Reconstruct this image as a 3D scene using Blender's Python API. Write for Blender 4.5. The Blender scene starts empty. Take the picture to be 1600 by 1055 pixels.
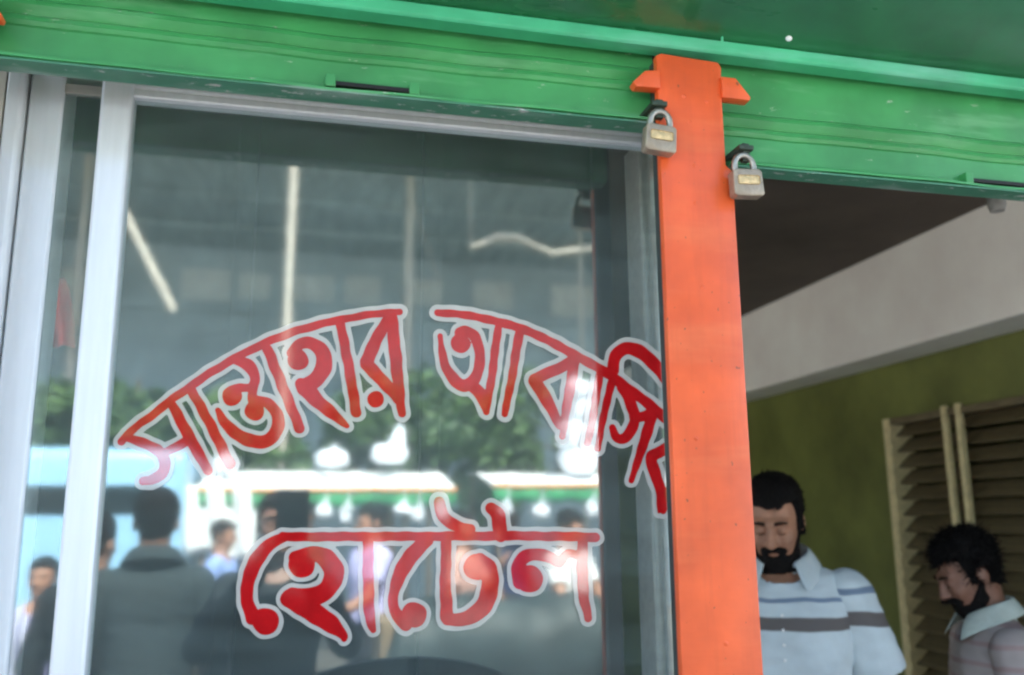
import bpy, bmesh, math, random
import numpy as np
from mathutils import Vector, Matrix, Euler
rad = math.radians

# ------------------------------------------------------------------ camera
SC = bpy.context.scene
F_PX, YAW, PITCH, ROLL = 1400.0, rad(13.5), rad(11.51), rad(-0.43)
CAM = np.array([0.0, 0.0, 1.6])
_fw = np.array([math.sin(YAW)*math.cos(PITCH), math.cos(YAW)*math.cos(PITCH), math.sin(PITCH)])
_rt = np.array([math.cos(YAW), -math.sin(YAW), 0.0])
_up = np.cross(_rt, _fw)
_r2 = math.cos(ROLL)*_rt + math.sin(ROLL)*_up
_u2 = -math.sin(ROLL)*_rt + math.cos(ROLL)*_up
cam = bpy.data.cameras.new('camera')
camo = bpy.data.objects.new('camera', cam)
SC.collection.objects.link(camo)
camo.matrix_world = Matrix(((_r2[0], _u2[0], -_fw[0], CAM[0]), (_r2[1], _u2[1], -_fw[1], CAM[1]),
                            (_r2[2], _u2[2], -_fw[2], CAM[2]), (0, 0, 0, 1)))
cam.sensor_fit = 'HORIZONTAL'; cam.sensor_width = 36.0
cam.lens = 36.0*F_PX/1600.0
cam.clip_start = 0.02; cam.clip_end = 2000
cam.dof.use_dof = True; cam.dof.focus_distance = 1.45; cam.dof.aperture_fstop = 2.8
SC.camera = camo

# ------------------------------------------------------------------ world, sun, exposure
SUN_EL, SUN_AZ = 56.0, 12.0          # the sun stands behind the shop building (+Y), a little to +X
W = bpy.data.worlds.new('World'); SC.world = W; W.use_nodes = True
wn = W.node_tree
sky = wn.nodes.new('ShaderNodeTexSky'); sky.sky_type = 'NISHITA'; sky.sun_disc = False
sky.sun_elevation = rad(SUN_EL); sky.sun_rotation = rad(SUN_AZ)
sky.dust_density = 2.5; sky.air_density = 1.0
wn.links.new(sky.outputs[0], wn.nodes['Background'].inputs[0])
wn.nodes['Background'].inputs[1].default_value = 0.15
sl = bpy.data.lights.new('sun', 'SUN'); sl.energy = 4.2; sl.angle = rad(0.5); sl.color = (1, 0.95, 0.87)
slo = bpy.data.objects.new('sun', sl); SC.collection.objects.link(slo)
slo.rotation_euler = (rad(-(90-SUN_EL)), 0, rad(-SUN_AZ)); slo.location = (0, 0, 12)
SC.view_settings.view_transform = 'Standard'; SC.view_settings.look = 'None'
SC.view_settings.exposure = 2.9; SC.view_settings.gamma = 1.0
SC.view_settings.use_curve_mapping = False
SC.render.engine = 'CYCLES'
SC.cycles.use_denoising = True
SC.cycles.max_bounces = 10; SC.cycles.diffuse_bounces = 5; SC.cycles.glossy_bounces = 5
SC.cycles.transparent_max_bounces = 16
SC.cycles.sample_clamp_indirect = 6.0
SC.cycles.filter_width = 2.3

# ------------------------------------------------------------------ helpers
COL = SC.collection
random.seed(7); RNG = np.random.default_rng(11)
GLASS_Y = 1.443                      # outer face of the shop glass

def atY(px, py, Y):
    d = _fw + _r2*(px-800)/F_PX + _u2*(527.5-py)/F_PX
    return CAM + d*(Y-CAM[1])/d[1]
def atX(px, py, X):
    d = _fw + _r2*(px-800)/F_PX + _u2*(527.5-py)/F_PX
    return CAM + d*(X-CAM[0])/d[0]
def mir(px, py, Y):                  # the place in the street that the glass shows there, Y metres along the street axis
    p = atY(px, py, 2*GLASS_Y - Y)
    return np.array([p[0], Y, p[2]])

def root_of(o):
    while o.parent: o = o.parent
    return o
def link(o, parent=None):
    COL.objects.link(o)
    if parent: o.parent = parent
    return o
def thing(name, label, cat, loc=(0, 0, 0), group=None, rz=0.0):
    o = bpy.data.objects.new(name, None); o.empty_display_size = 0.1
    link(o); o.location = loc; o.rotation_euler = (0, 0, rz)
    o['label'] = label; o['category'] = cat
    if group: o['group'] = group
    return o
def mesh_obj(name, verts, faces, mat, parent=None, smooth=False, local=False):
    """verts in world coordinates (local=True: already in the parent's frame)."""
    v = np.asarray(verts, dtype=float)
    if parent is not None and not local:
        v = v - np.array(root_of(parent).location)
    me = bpy.data.meshes.new(name)
    me.from_pydata(v.tolist(), [], [list(map(int, f)) for f in faces])
    if smooth: me.polygons.foreach_set('use_smooth', np.ones(len(me.polygons), dtype=bool))
    me.materials.append(mat); me.update()
    o = bpy.data.objects.new(name, me)
    return link(o, parent)

class MB:
    def __init__(s): s.bm = bmesh.new()
    def box(s, x0, x1, y0, y1, z0, z1, bevel=0.0, seg=2):
        b = bmesh.new()
        r = bmesh.ops.create_cube(b, size=1.0)
        for v in b.verts:
            v.co = Vector((x0+(v.co.x+.5)*(x1-x0), y0+(v.co.y+.5)*(y1-y0), z0+(v.co.z+.5)*(z1-z0)))
        if bevel: bmesh.ops.bevel(b, geom=b.edges[:], offset=bevel, segments=seg, affect='EDGES', profile=.6)
        s._add(b); return s
    def _add(s, b):
        me = bpy.data.meshes.new('tmp'); b.to_mesh(me); b.free(); s.bm.from_mesh(me); bpy.data.meshes.remove(me)
    def prism(s, pts, axis, a, c, bevel=0.0, seg=2):
        """pts: closed 2-D outline; extruded along axis from a to c."""
        b = bmesh.new()
        def co(p, t): return {'x': (t, p[0], p[1]), 'y': (p[0], t, p[1]), 'z': (p[0], p[1], t)}[axis]
        v0 = [b.verts.new(co(p, a)) for p in pts]; v1 = [b.verts.new(co(p, c)) for p in pts]
        n = len(pts)
        b.faces.new(v0); b.faces.new(v1[::-1])
        for i in range(n): b.faces.new((v0[i], v1[i], v1[(i+1) % n], v0[(i+1) % n]))
        bmesh.ops.recalc_face_normals(b, faces=b.faces[:])
        if bevel: bmesh.ops.bevel(b, geom=b.edges[:], offset=bevel, segments=seg, affect='EDGES', profile=.6)
        s._add(b); return s
    def tube(s, pts, r, n=10, cap=True):
        pts = [Vector(p) for p in pts]; b = bmesh.new(); rings = []
        rr = r if isinstance(r, (list, tuple)) else [r]*len(pts)
        up = None
        for i, p in enumerate(pts):
            t = ((pts[min(i+1, len(pts)-1)] - pts[max(i-1, 0)])).normalized()
            if up is None: up = Vector((0, 0, 1)) if abs(t.z) < .9 else Vector((1, 0, 0))
            a = t.cross(up).normalized(); c = a.cross(t).normalized(); up = c
            rings.append([b.verts.new(p + (a*math.cos(k*2*math.pi/n) + c*math.sin(k*2*math.pi/n))*rr[i]) for k in range(n)])
        for i in range(len(pts)-1):
            for k in range(n): b.faces.new((rings[i][k], rings[i][(k+1) % n], rings[i+1][(k+1) % n], rings[i+1][k]))
        if cap: b.faces.new(rings[0][::-1]); b.faces.new(rings[-1])
        bmesh.ops.recalc_face_normals(b, faces=b.faces[:])
        s._add(b); return s
    def ball(s, c, r, sub=2):
        b = bmesh.new(); bmesh.ops.create_icosphere(b, subdivisions=sub, radius=1.0)
        r = (r, r, r) if not isinstance(r, (list, tuple)) else r
        for v in b.verts: v.co = Vector((c[0]+v.co.x*r[0], c[1]+v.co.y*r[1], c[2]+v.co.z*r[2]))
        s._add(b); return s
    def build(s, name, mat, parent=None, smooth=False, local=False):
        if parent is not None and not local:
            bmesh.ops.translate(s.bm, verts=s.bm.verts[:], vec=-Vector(root_of(parent).location))
        me = bpy.data.meshes.new(name); s.bm.to_mesh(me); s.bm.free()
        if smooth:
            me.polygons.foreach_set('use_smooth', np.ones(len(me.polygons), dtype=bool))
            try: me.set_sharp_from_angle(angle=rad(38))
            except Exception: pass
        me.materials.append(mat)
        return link(bpy.data.objects.new(name, me), parent)

# ------------------------------------------------------------------ materials
MATS = {}
def nt(name):
    m = bpy.data.materials.new(name); m.use_nodes = True; t = m.node_tree
    return m, t, t.nodes['Principled BSDF']
def node(t, kind, **kw):
    n = t.nodes.new(kind)
    for k, v in kw.items():
        if k in n.inputs: n.inputs[k].default_value = v
        else: setattr(n, k, v)
    return n
def coords(t, scale=(1, 1, 1), loc=(0, 0, 0)):
    tc = t.nodes.new('ShaderNodeTexCoord'); mp = t.nodes.new('ShaderNodeMapping')
    mp.inputs['Scale'].default_value = scale; mp.inputs['Location'].default_value = loc
    t.links.new(tc.outputs['Object'], mp.inputs[0]); return mp.outputs[0]
def ramp(t, src, stops):
    r = t.nodes.new('ShaderNodeValToRGB'); e = r.color_ramp.elements
    while len(e) < len(stops): e.new(0.5)
    for el, (p, c) in zip(e, stops):
        el.position = p; el.color = c if len(c) == 4 else (*c, 1)
    t.links.new(src, r.inputs[0]); return r.outputs[0]
def mixc(t, fac, a, b, mode='MIX'):
    m = t.nodes.new('ShaderNodeMix'); m.data_type = 'RGBA'; m.blend_type = mode
    for s, v in ((m.inputs[0], fac), (m.inputs[6], a), (m.inputs[7], b)):
        if hasattr(v, 'is_linked'): t.links.new(v, s)
        elif isinstance(v, (int, float)): s.default_value = v
        else: s.default_value = (*v, 1) if len(v) == 3 else v
    return m.outputs[2]
def basic(name, col, rough=.6, var=.15, scale=8, metal=0, bump=0, bscale=60, spec=.5, stretch=(1, 1, 1), coat=0):
    if name in MATS: return MATS[name]
    m, t, b = nt(name)
    v = coords(t, tuple(scale*s for s in stretch))
    nz = node(t, 'ShaderNodeTexNoise', Scale=1.0, Detail=6.0, Roughness=.6); t.links.new(v, nz.inputs[0])
    lo = tuple(c*(1-var) for c in col); hi = tuple(min(c*(1+var), .95) for c in col)
    t.links.new(ramp(t, nz.outputs[0], [(.3, lo), (.7, hi)]), b.inputs['Base Color'])
    rr = node(t, 'ShaderNodeMapRange'); rr.inputs[3].default_value = max(rough-.08, .02); rr.inputs[4].default_value = min(rough+.1, 1)
    t.links.new(nz.outputs[0], rr.inputs[0]); t.links.new(rr.outputs[0], b.inputs['Roughness'])
    b.inputs['Metallic'].default_value = metal; b.inputs['Specular IOR Level'].default_value = spec
    b.inputs['Coat Weight'].default_value = coat
    if bump:
        n2 = node(t, 'ShaderNodeTexNoise', Scale=float(bscale), Detail=5.0); t.links.new(coords(t, stretch), n2.inputs[0])
        bp = node(t, 'ShaderNodeBump', Strength=bump, Distance=.01); t.links.new(n2.outputs[0], bp.inputs['Height'])
        t.links.new(bp.outputs[0], b.inputs['Normal'])
    MATS[name] = m; return m

def painted_metal(name, col, worn, chip, rough=.38, streak=.5, chips=.68, drip=0):
    """gloss paint brushed on sheet metal: lap marks along X, faded streaks, chips."""
    m, t, b = nt(name)
    n1 = node(t, 'ShaderNodeTexNoise', Scale=1.0, Detail=4.0, Roughness=.6); t.links.new(coords(t, (2.6, 9, 15)), n1.inputs[0])
    n2 = node(t, 'ShaderNodeTexNoise', Scale=1.0, Detail=4.0); t.links.new(coords(t, (9, 9, 9), (3, 1, 7)), n2.inputs[0])
    n3 = node(t, 'ShaderNodeTexNoise', Scale=1.0, Detail=8.0, Roughness=.7); t.links.new(coords(t, (26, 60, 90), (9, 4, 2)), n3.inputs[0])
    base = ramp(t, n2.outputs[0], [(.3, tuple(c*.78 for c in col)), (.72, tuple(min(c*1.18, .9) for c in col))])
    c1 = mixc(t, ramp(t, n1.outputs[0], [(.54, (0, 0, 0)), (.74, (streak,)*3)]), base, worn)
    c2 = mixc(t, ramp(t, n3.outputs[0], [(chips, (0, 0, 0)), (chips+.05, (1, 1, 1))]), c1, chip)
    if drip:
        n4 = node(t, 'ShaderNodeTexNoise', Scale=1.0, Detail=5.0, Roughness=.6); t.links.new(coords(t, (70, 70, 5), (1, 8, 3)), n4.inputs[0])
        c2 = mixc(t, ramp(t, n4.outputs[0], [(.50, (0, 0, 0)), (.80, (drip,)*3)]), c2, tuple(c*.45 for c in col))
        n5 = node(t, 'ShaderNodeTexNoise', Scale=1.0, Detail=3.0); t.links.new(coords(t, (120, 120, 95), (5, 2, 6)), n5.inputs[0])
        c2 = mixc(t, ramp(t, n5.outputs[0], [(.70, (0, 0, 0)), (.74, (.8, .8, .8))]), c2, (.16, .05, .025))
    t.links.new(c2, b.inputs['Base Color'])
    rr = node(t, 'ShaderNodeMapRange'); rr.inputs[3].default_value = rough-.1; rr.inputs[4].default_value = rough+.2
    t.links.new(n1.outputs[0], rr.inputs[0]); t.links.new(rr.outputs[0], b.inputs['Roughness'])
    bp = node(t, 'ShaderNodeBump', Strength=.3, Distance=.005)
    mx = node(t, 'ShaderNodeMath', operation='ADD'); t.links.new(n1.outputs[0], mx.inputs[0]); t.links.new(n2.outputs[0], mx.inputs[1])
    t.links.new(mx.outputs[0], bp.inputs['Height']); t.links.new(bp.outputs[0], b.inputs['Normal'])
    return m
M_GREEN = painted_metal('green_gloss_paint', (.055, .30, .092), (.22, .50, .26), (.45, .52, .40), rough=.30, streak=.7, chips=.65)
M_LIP = painted_metal('turquoise_green_paint', (.065, .46, .22), (.25, .6, .45), (.75, .28, .08), rough=.4, chips=.71)
M_HOOD = painted_metal('dark_green_gloss_paint', (.017, .135, .045), (.03, .17, .08), (.12, .2, .12), rough=.24, streak=.3, chips=.8)
M_SILL = painted_metal('rubbed_green_edge', (.06, .22, .13), (.40, .44, .40), (.5, .5, .46), rough=.5, streak=.9, chips=.6)
M_HOOD.node_tree.nodes['Principled BSDF'].inputs['Coat Weight'].default_value = 1.0
M_HOOD.node_tree.nodes['Principled BSDF'].inputs['Coat Roughness'].default_value = .10
M_ORANGE = painted_metal('orange_gloss_paint', (.82, .112, .026), (.86, .21, .07), (.45, .06, .02), rough=.32, streak=.4, chips=.70, drip=.22)
M_ALU = basic('anodised_aluminium', (.84, .86, .87), .42, .04, 14, metal=.2, stretch=(6, 6, .4))
M_ALU_D = basic('dull_aluminium', (.50, .47, .42), .5, .12, 14, metal=.3, stretch=(.6, 4, 4))
M_STEEL = basic('padlock_steel', (.36, .295, .22), .42, .2, 60, metal=.5, bump=.3)
M_SHACK = basic('shackle_steel', (.40, .38, .33), .45, .2, 60, metal=.95)
M_BRASS = basic('brass_plate', (.66, .50, .27), .5, .3, 90, metal=.6, bump=.3, bscale=300)
M_BLACK = basic('black_vinyl', (.006, .006, .007), .6, .2, 20)
M_DARKIRON = basic('dark_iron', (.05, .07, .05), .5, .3, 60, metal=.5)
M_BACKING = basic('dark_post_backing', (.03, .04, .035), .6, .3, 20)
M_CONC = basic('weathered_render', (.40, .33, .28), .85, .2, 6, bump=.4)
M_FACADE = basic('cream_facade', (.55, .52, .44), .85, .15, 3, bump=.3)
M_WALL = basic('olive_wall_paint', (.135, .150, .034), .5, .38, 2.4, bump=.25, bscale=18)
M_CEIL = basic('darkened_brown_ceiling', (.105, .082, .064), .85, .25, 3, bump=.2)  # even brown, darkened so the ceiling looks dim
M_BEAM = basic('whitewashed_beam', (.92, .87, .79), .8, .08, 3, bump=.2, bscale=25)
M_FLOOR = basic('terrazzo_floor', (.46, .43, .38), .4, .2, 12)
M_SLAT = basic('dark_shutter_wood', (.135, .105, .053), .55, .35, 12, bump=.3, stretch=(4, 1, 4))
M_SCREEN = basic('dark_screen', (.022, .024, .022), .5, .3, 8, stretch=(1, 1, .2))
M_CREAM = basic('cream_window_paint', (.62, .52, .28), .6, .18, 30, bump=.3)
M_ASPH = basic('asphalt', (.075, .072, .068), .9, .3, 20, bump=.5, bscale=200)
M_PAVE = basic('pavement_concrete', (.30, .28, .25), .85, .2, 4, bump=.3)
M_TARP = basic('white_tarpaulin', (.82, .82, .80), .7, .06, 5, bump=.2, bscale=12)
M_TARPG = basic('green_valance', (.04, .36, .14), .7, .2, 8)
M_TARPO = basic('orange_piping', (.8, .30, .05), .7, .1, 8)
M_SACK = basic('white_plastic_sack', (.80, .82, .86), .6, .08, 9, bump=.4, bscale=30)
M_WOOD = basic('grey_wood', (.22, .16, .10), .75, .3, 12, bump=.3, stretch=(1, 1, .2))
M_DKTARP = basic('dark_tarpaulin', (.018, .032, .034), .6, .3, 6, bump=.4, bscale=14)
M_TIN = basic('weathered_tin', (.30, .37, .37), .65, .35, 3, metal=.2, stretch=(4, .5, 1))
M_BLUEGREY = basic('blue_grey_plaster', (.36, .44, .47), .85, .2, 1.5, bump=.2)
M_PALE = basic('pale_board', (.62, .64, .62), .7, .15, 3)
M_POST = basic('beige_painted_pipe', (.50, .44, .36), .5, .2, 5)
M_VANBLUE = basic('pale_blue_van_paint', (.30, .52, .70), .3, .08, 2, coat=.5)
M_TYRE = basic('tyre_rubber', (.02, .02, .02), .85, .2, 30)
M_DARKGLASS = basic('dark_vehicle_glass', (.02, .03, .035), .08, .1, 2)
M_LIGHTR = basic('red_lamp_plastic', (.6, .03, .02), .25, .1, 9)
M_CHROME = basic('wheel_metal', (.5, .5, .5), .3, .1, 9, metal=.9)
M_BARK = basic('bark', (.12, .085, .055), .9, .3, 20, bump=.6)
M_REDCLOTH = basic('red_cloth', (.62, .04, .025), .8, .2, 12)
M_LEAF = []
for i, c in enumerate(((.055, .115, .028), (.085, .155, .04), (.04, .085, .03))):
    M_LEAF.append(basic('leaf_green_%s' % 'abc'[i], c, .55, .35, 5))
def paint_flat(name, col, rough, var=.1):
    """gloss enamel lying flat on the glass: it mirrors the street a little, like the pane."""
    m = basic(name, col, rough, var, 25); t = m.node_tree; b = t.nodes['Principled BSDF']; out = t.nodes['Material Output']
    b.inputs['Specular IOR Level'].default_value = 0
    gl = node(t, 'ShaderNodeBsdfGlossy', Color=(.93, .99, 1.0, 1), Roughness=.05)
    mx = node(t, 'ShaderNodeMixShader'); mx.inputs[0].default_value = .095
    t.links.new(b.outputs[0], mx.inputs[1]); t.links.new(gl.outputs[0], mx.inputs[2]); t.links.new(mx.outputs[0], out.inputs[0])
    return m
M_RED = paint_flat('red_letter_paint', (.47, .008, .010), .5, .18)
M_WHITE = paint_flat('grey_white_outline_paint', (.48, .46, .41), .6, .10)

def glass_material():
    m, t, b = nt('shop_glass'); t.nodes.remove(b); out = t.nodes['Material Output']
    tr = node(t, 'ShaderNodeBsdfTransparent', Color=(.95, .98, .975, 1))
    gl = node(t, 'ShaderNodeBsdfGlossy', Color=(.90, 1.0, 1.0, 1), Roughness=.036)
    du = node(t, 'ShaderNodeBsdfDiffuse', Color=(.50, .66, .65, 1))
    wv = node(t, 'ShaderNodeTexNoise', Scale=9.0, Detail=1.5); t.links.new(coords(t), wv.inputs[0])
    bp = node(t, 'ShaderNodeBump', Strength=.04, Distance=.0014); t.links.new(wv.outputs[0], bp.inputs['Height'])
    t.links.new(bp.outputs[0], gl.inputs['Normal'])
    # dust streaks and film, tinted teal to put haze into the glass
    d0 = node(t, 'ShaderNodeTexNoise', Scale=1.0, Detail=3.0); t.links.new(coords(t, (3, 3, 5), (2, 5, 1)), d0.inputs[0])
    wp = node(t, 'ShaderNodeTexNoise', Scale=1.0, Detail=7.0, Roughness=.7, Distortion=.6)
    sm = t.nodes.new('ShaderNodeMapping'); sm.inputs['Rotation'].default_value = (0, rad(-24), 0); sm.inputs['Scale'].default_value = (2.2, 1, 16)
    tc_ = t.nodes.new('ShaderNodeTexCoord'); t.links.new(tc_.outputs['Object'], sm.inputs[0]); t.links.new(sm.outputs[0], wp.inputs[0])
    mu = node(t, 'ShaderNodeMath', operation='MULTIPLY'); t.links.new(d0.outputs[0], mu.inputs[0]); t.links.new(wp.outputs[0], mu.inputs[1])
    mr = node(t, 'ShaderNodeMapRange'); mr.inputs[1].default_value = .12; mr.inputs[2].default_value = .42
    mr.inputs[3].default_value = .020; mr.inputs[4].default_value = .085
    t.links.new(mu.outputs[0], mr.inputs[0])
    m1 = node(t, 'ShaderNodeMixShader'); m1.inputs[0].default_value = .12
    t.links.new(tr.outputs[0], m1.inputs[1]); t.links.new(gl.outputs[0], m1.inputs[2])
    m2 = node(t, 'ShaderNodeMixShader'); t.links.new(mr.outputs[0], m2.inputs[0])
    t.links.new(m1.outputs[0], m2.inputs[1]); t.links.new(du.outputs[0], m2.inputs[2])
    t.links.new(m2.outputs[0], out.inputs[0]); return m
M_GLASS = glass_material()

def skin(name, col):
    m = basic(name, col, .5, .16, 30, bump=.12, bscale=160)
    b = m.node_tree.nodes['Principled BSDF']
    b.inputs['Subsurface Weight'].default_value = .12
    b.inputs['Subsurface Radius'].default_value = (.012, .005, .003)
    return m
def cloth(name, col, var=.1):
    return basic(name, col, .85, var, 14, bump=.3, bscale=90, spec=.2)
def stripes(name, base, bands, axis='Z', soft=.003):
    """knit with woven bands: bands = [(lo, hi, colour)] along the local axis."""
    m, t, b = nt(name)
    tc = t.nodes.new('ShaderNodeTexCoord'); sx = t.nodes.new('ShaderNodeSeparateXYZ'); t.links.new(tc.outputs['Object'], sx.inputs[0])
    wob = node(t, 'ShaderNodeTexNoise', Scale=7.0, Detail=2.0); t.links.new(tc.outputs['Object'], wob.inputs[0])
    ad = node(t, 'ShaderNodeMath', operation='MULTIPLY_ADD'); ad.inputs[1].default_value = .03
    t.links.new(wob.outputs[0], ad.inputs[0]); t.links.new(sx.outputs[axis], ad.inputs[2])
    nz = node(t, 'ShaderNodeTexNoise', Scale=14.0, Detail=4.0); t.links.new(tc.outputs['Object'], nz.inputs[0])
    col = ramp(t, nz.outputs[0], [(.3, tuple(c*.9 for c in base)), (.7, tuple(min(.95, c*1.06) for c in base))])
    for lo, hi, c in bands:
        lo += .015; hi += .015
        a = node(t, 'ShaderNodeMapRange', interpolation_type='SMOOTHSTEP'); a.inputs[1].default_value = lo-soft; a.inputs[2].default_value = lo+soft
        d = node(t, 'ShaderNodeMapRange', interpolation_type='SMOOTHSTEP'); d.inputs[1].default_value = hi-soft; d.inputs[2].default_value = hi+soft
        d.inputs[3].default_value = 1; d.inputs[4].default_value = 0
        t.links.new(ad.outputs[0], a.inputs[0]); t.links.new(ad.outputs[0], d.inputs[0])
        mu = node(t, 'ShaderNodeMath', operation='MULTIPLY'); t.links.new(a.outputs[0], mu.inputs[0]); t.links.new(d.outputs[0], mu.inputs[1])
        col = mixc(t, mu.outputs[0], col, c)
    t.links.new(col, b.inputs['Base Color']); b.inputs['Roughness'].default_value = .85; b.inputs['Specular IOR Level'].default_value = .2
    n2 = node(t, 'ShaderNodeTexNoise', Scale=120.0, Detail=3.0); t.links.new(tc.outputs['Object'], n2.inputs[0])
    bp = node(t, 'ShaderNodeBump', Strength=.2, Distance=.004); t.links.new(n2.outputs[0], bp.inputs['Height']); t.links.new(bp.outputs[0], b.inputs['Normal'])
    return m

# ================================================================== SETTING
def sheet(name, x0, x1, y0, y1, z, mat):
    o = mesh_obj(name, [(x0, y0, z), (x1, y0, z), (x1, y1, z), (x0, y1, z)], [(0, 1, 2, 3)], mat)
    o['kind'] = 'structure'; return o
sheet('ground', -150, 150, -150, 150, -.012, M_PAVE)
sheet('road', -60, 60, -9.5, -2.2, -.004, M_ASPH)
pv = MB().box(-12, 14, -.9, 1.40, -.03, .10, .012).build('pavement', M_PAVE); pv['kind'] = 'structure'
fl = MB().box(-4.1, 3.4, 1.40, 6.3, -.02, .11).build('shop_floor', M_FLOOR); fl['kind'] = 'structure'

# ---- shop building
HW = 2.6                                            # inner face of the right-hand wall
shop = thing('shop_building', 'cream hotel building with olive walls and a whitewashed ceiling beam inside', 'building', (0.5, 1.6, 0))
f = MB()
f.box(-4.3, -3.9, 1.40, 1.62, -.02, 3.9); f.box(-.75, -.60, 1.40, 1.62, -.02, 3.9); f.box(-.62, -.462, 1.43, 1.62, -.02, 3.9); f.box(-3.9, -.75, 1.43, 1.62, 2.66, 3.9); f.box(2.25, 11, 1.40, 1.62, -.02, 3.9); f.box(-.462, 2.25, 1.43, 1.62, 2.66, 3.9)  # unseen bay on the left is left open to let daylight in
f.box(-4.25, 11, 1.62, 6.6, 3.15, 3.89)
f.build('facade', M_FACADE, shop)
w = MB()
W0, W1, WZ0, WZ1 = 2.30, 3.56, .60, 2.035           # window opening in the right wall
w.box(HW, HW+.14, 1.62, W0, .08, 2.95); w.box(HW, HW+.14, W1, 6.3, .08, 2.95)
w.box(HW, HW+.14, W0, W1, .08, WZ0); w.box(HW, HW+.14, W0, W1, WZ1, 2.95)
w.build('side_wall', M_WALL, shop)
MB().box(-4.1, 3.4, 6.3, 6.5, .08, 2.95).build('rear_wall', M_WALL, shop)
MB().box(-4.25, -4.1, 1.62, 2.9, .08, 2.95).build('side_wall', M_WALL, shop)
for yc in (4.9, 6.4): MB().box(-4.25, -4.05, yc-.1, yc+.1, .08, 2.95, .01).build('column', M_FACADE, shop)     # unseen side left open past a short wall to admit daylight
MB().box(3.4, 3.55, 1.62, 6.5, .08, 2.95).build('corridor_wall', M_WALL, shop)
MB().box(-4.25, 3.55, 1.62, 6.5, 2.70, 3.15).build('ceiling', M_CEIL, shop)
MB().box(2.38, HW, 1.62, 6.3, 2.275, 2.71, .012).build('ceiling_beam', M_BEAM, shop)
MB().box(-.47, 2.25, 1.63, 1.80, 2.56, 2.71, .006).build('lintel', M_CEIL, shop)
wino = MB().box(HW-.02, HW+.10, W1-.045, W1, WZ0, WZ1, .004).build('louvre_window', M_CREAM, shop)
MB().box(HW-.02, HW+.10, W0, W0+.045, WZ0, WZ1, .004).build('window_jamb', M_CREAM, wino)
MB().box(HW-.018, HW+.10, W0+.045, W1-.045, WZ1-.03, WZ1, .004).build('window_head', M_SLAT, wino)
MB().box(HW-.03, HW+.10, W0+.045, W1-.045, WZ0, WZ0+.04, .004).build('window_sill', M_CREAM, wino)
slat_me = None
ns = 20
for k in range(ns):
    z = WZ0+.07+k*(WZ1-WZ0-.12)/(ns-1)
    if slat_me is None:
        pts = [(HW+.01, -.028), (HW+.016, -.034), (HW+.085, .022), (HW+.079, .030)]
        so = MB().prism(pts, 'y', W0+.045, W1-.045).build('slat', M_SLAT, wino); slat_me = so.data
    else:
        so = link(bpy.data.objects.new('slat', slat_me), wino)
    so.location.z = z
for yb in (3.155, 3.075):
    MB().box(HW-.028, HW-.004, yb-.014, yb+.014, WZ0+.04, WZ1+.012, .005).build('bar', M_CREAM, wino)
for k in range(18):      # hinge teeth on the jamb that the slats pivot in
    z = WZ0+.07+k*.077
    MB().box(HW-.026, HW-.016, W1-.062, W1-.02, z-.014, z+.014, .004).build('slat_pivot', M_CREAM, wino)

part = thing('screen', 'added dark light-blocking partition behind the glass door', 'screen', (-.1, 2.32, .11))  # added to keep the room behind the glass dark
for k in range(4):
    MB().box(-1.10+.48*k, -.624+.48*k, 2.30, 2.33, .11, 2.71, .002).build('panel', M_SCREEN, part)
for k in range(5): MB().box(-1.135+.48*k, -1.085+.48*k, 2.275, 2.30, .11, 2.71, .003).build('batten', M_SCREEN, part)
# ================================================================== SHUTTERS, HOOD, POSTS
ZL = 2.370                                           # under edge of the hood lip
hood = thing('shutter_hood', 'dark green glossy sheet metal hood with a bright turquoise lip along its edge', 'hood', (.5, 1.30, 2.37))
# sloping sheet that covers the rolled-up curtain, coming out over the pavement
MB().prism([(1.292, 2.398), (1.286, 2.392), (.70, 2.656), (.68, 3.02), (1.41, 3.06), (1.41, 3.05), (.69, 3.01), (.71, 2.664)], 'x', -1.7, 2.9).build('panel', M_HOOD, hood)
MB().prism([(1.270, ZL), (1.266, ZL+.004), (1.266, ZL+.022), (1.272, ZL+.027), (1.30, ZL+.027), (1.30, ZL)], 'x', -1.7, 2.9, .0015).build('lip', M_LIP, hood)
for px, py in ((1232, 60),):
    d = _fw + _r2*(px-800)/F_PX + _u2*(527.5-py)/F_PX
    # point on the sloping sheet: Z = 2.392 + (1.286-Y)*0.629
    k = (2.392-1.6 + 1.286*.4505)/(d[2]+.4505*d[1]); p = CAM+d*k
    MB().ball((p[0], p[1]-.001, p[2]-.001), (.006, .005, .005)).build('rivet', M_TARP, hood, True)
MB().tube([(.675, 1.268, ZL+.02), (.675, 1.267, ZL+.045)], .0022, 6).build('wire_stub', M_LIP, hood)

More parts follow.
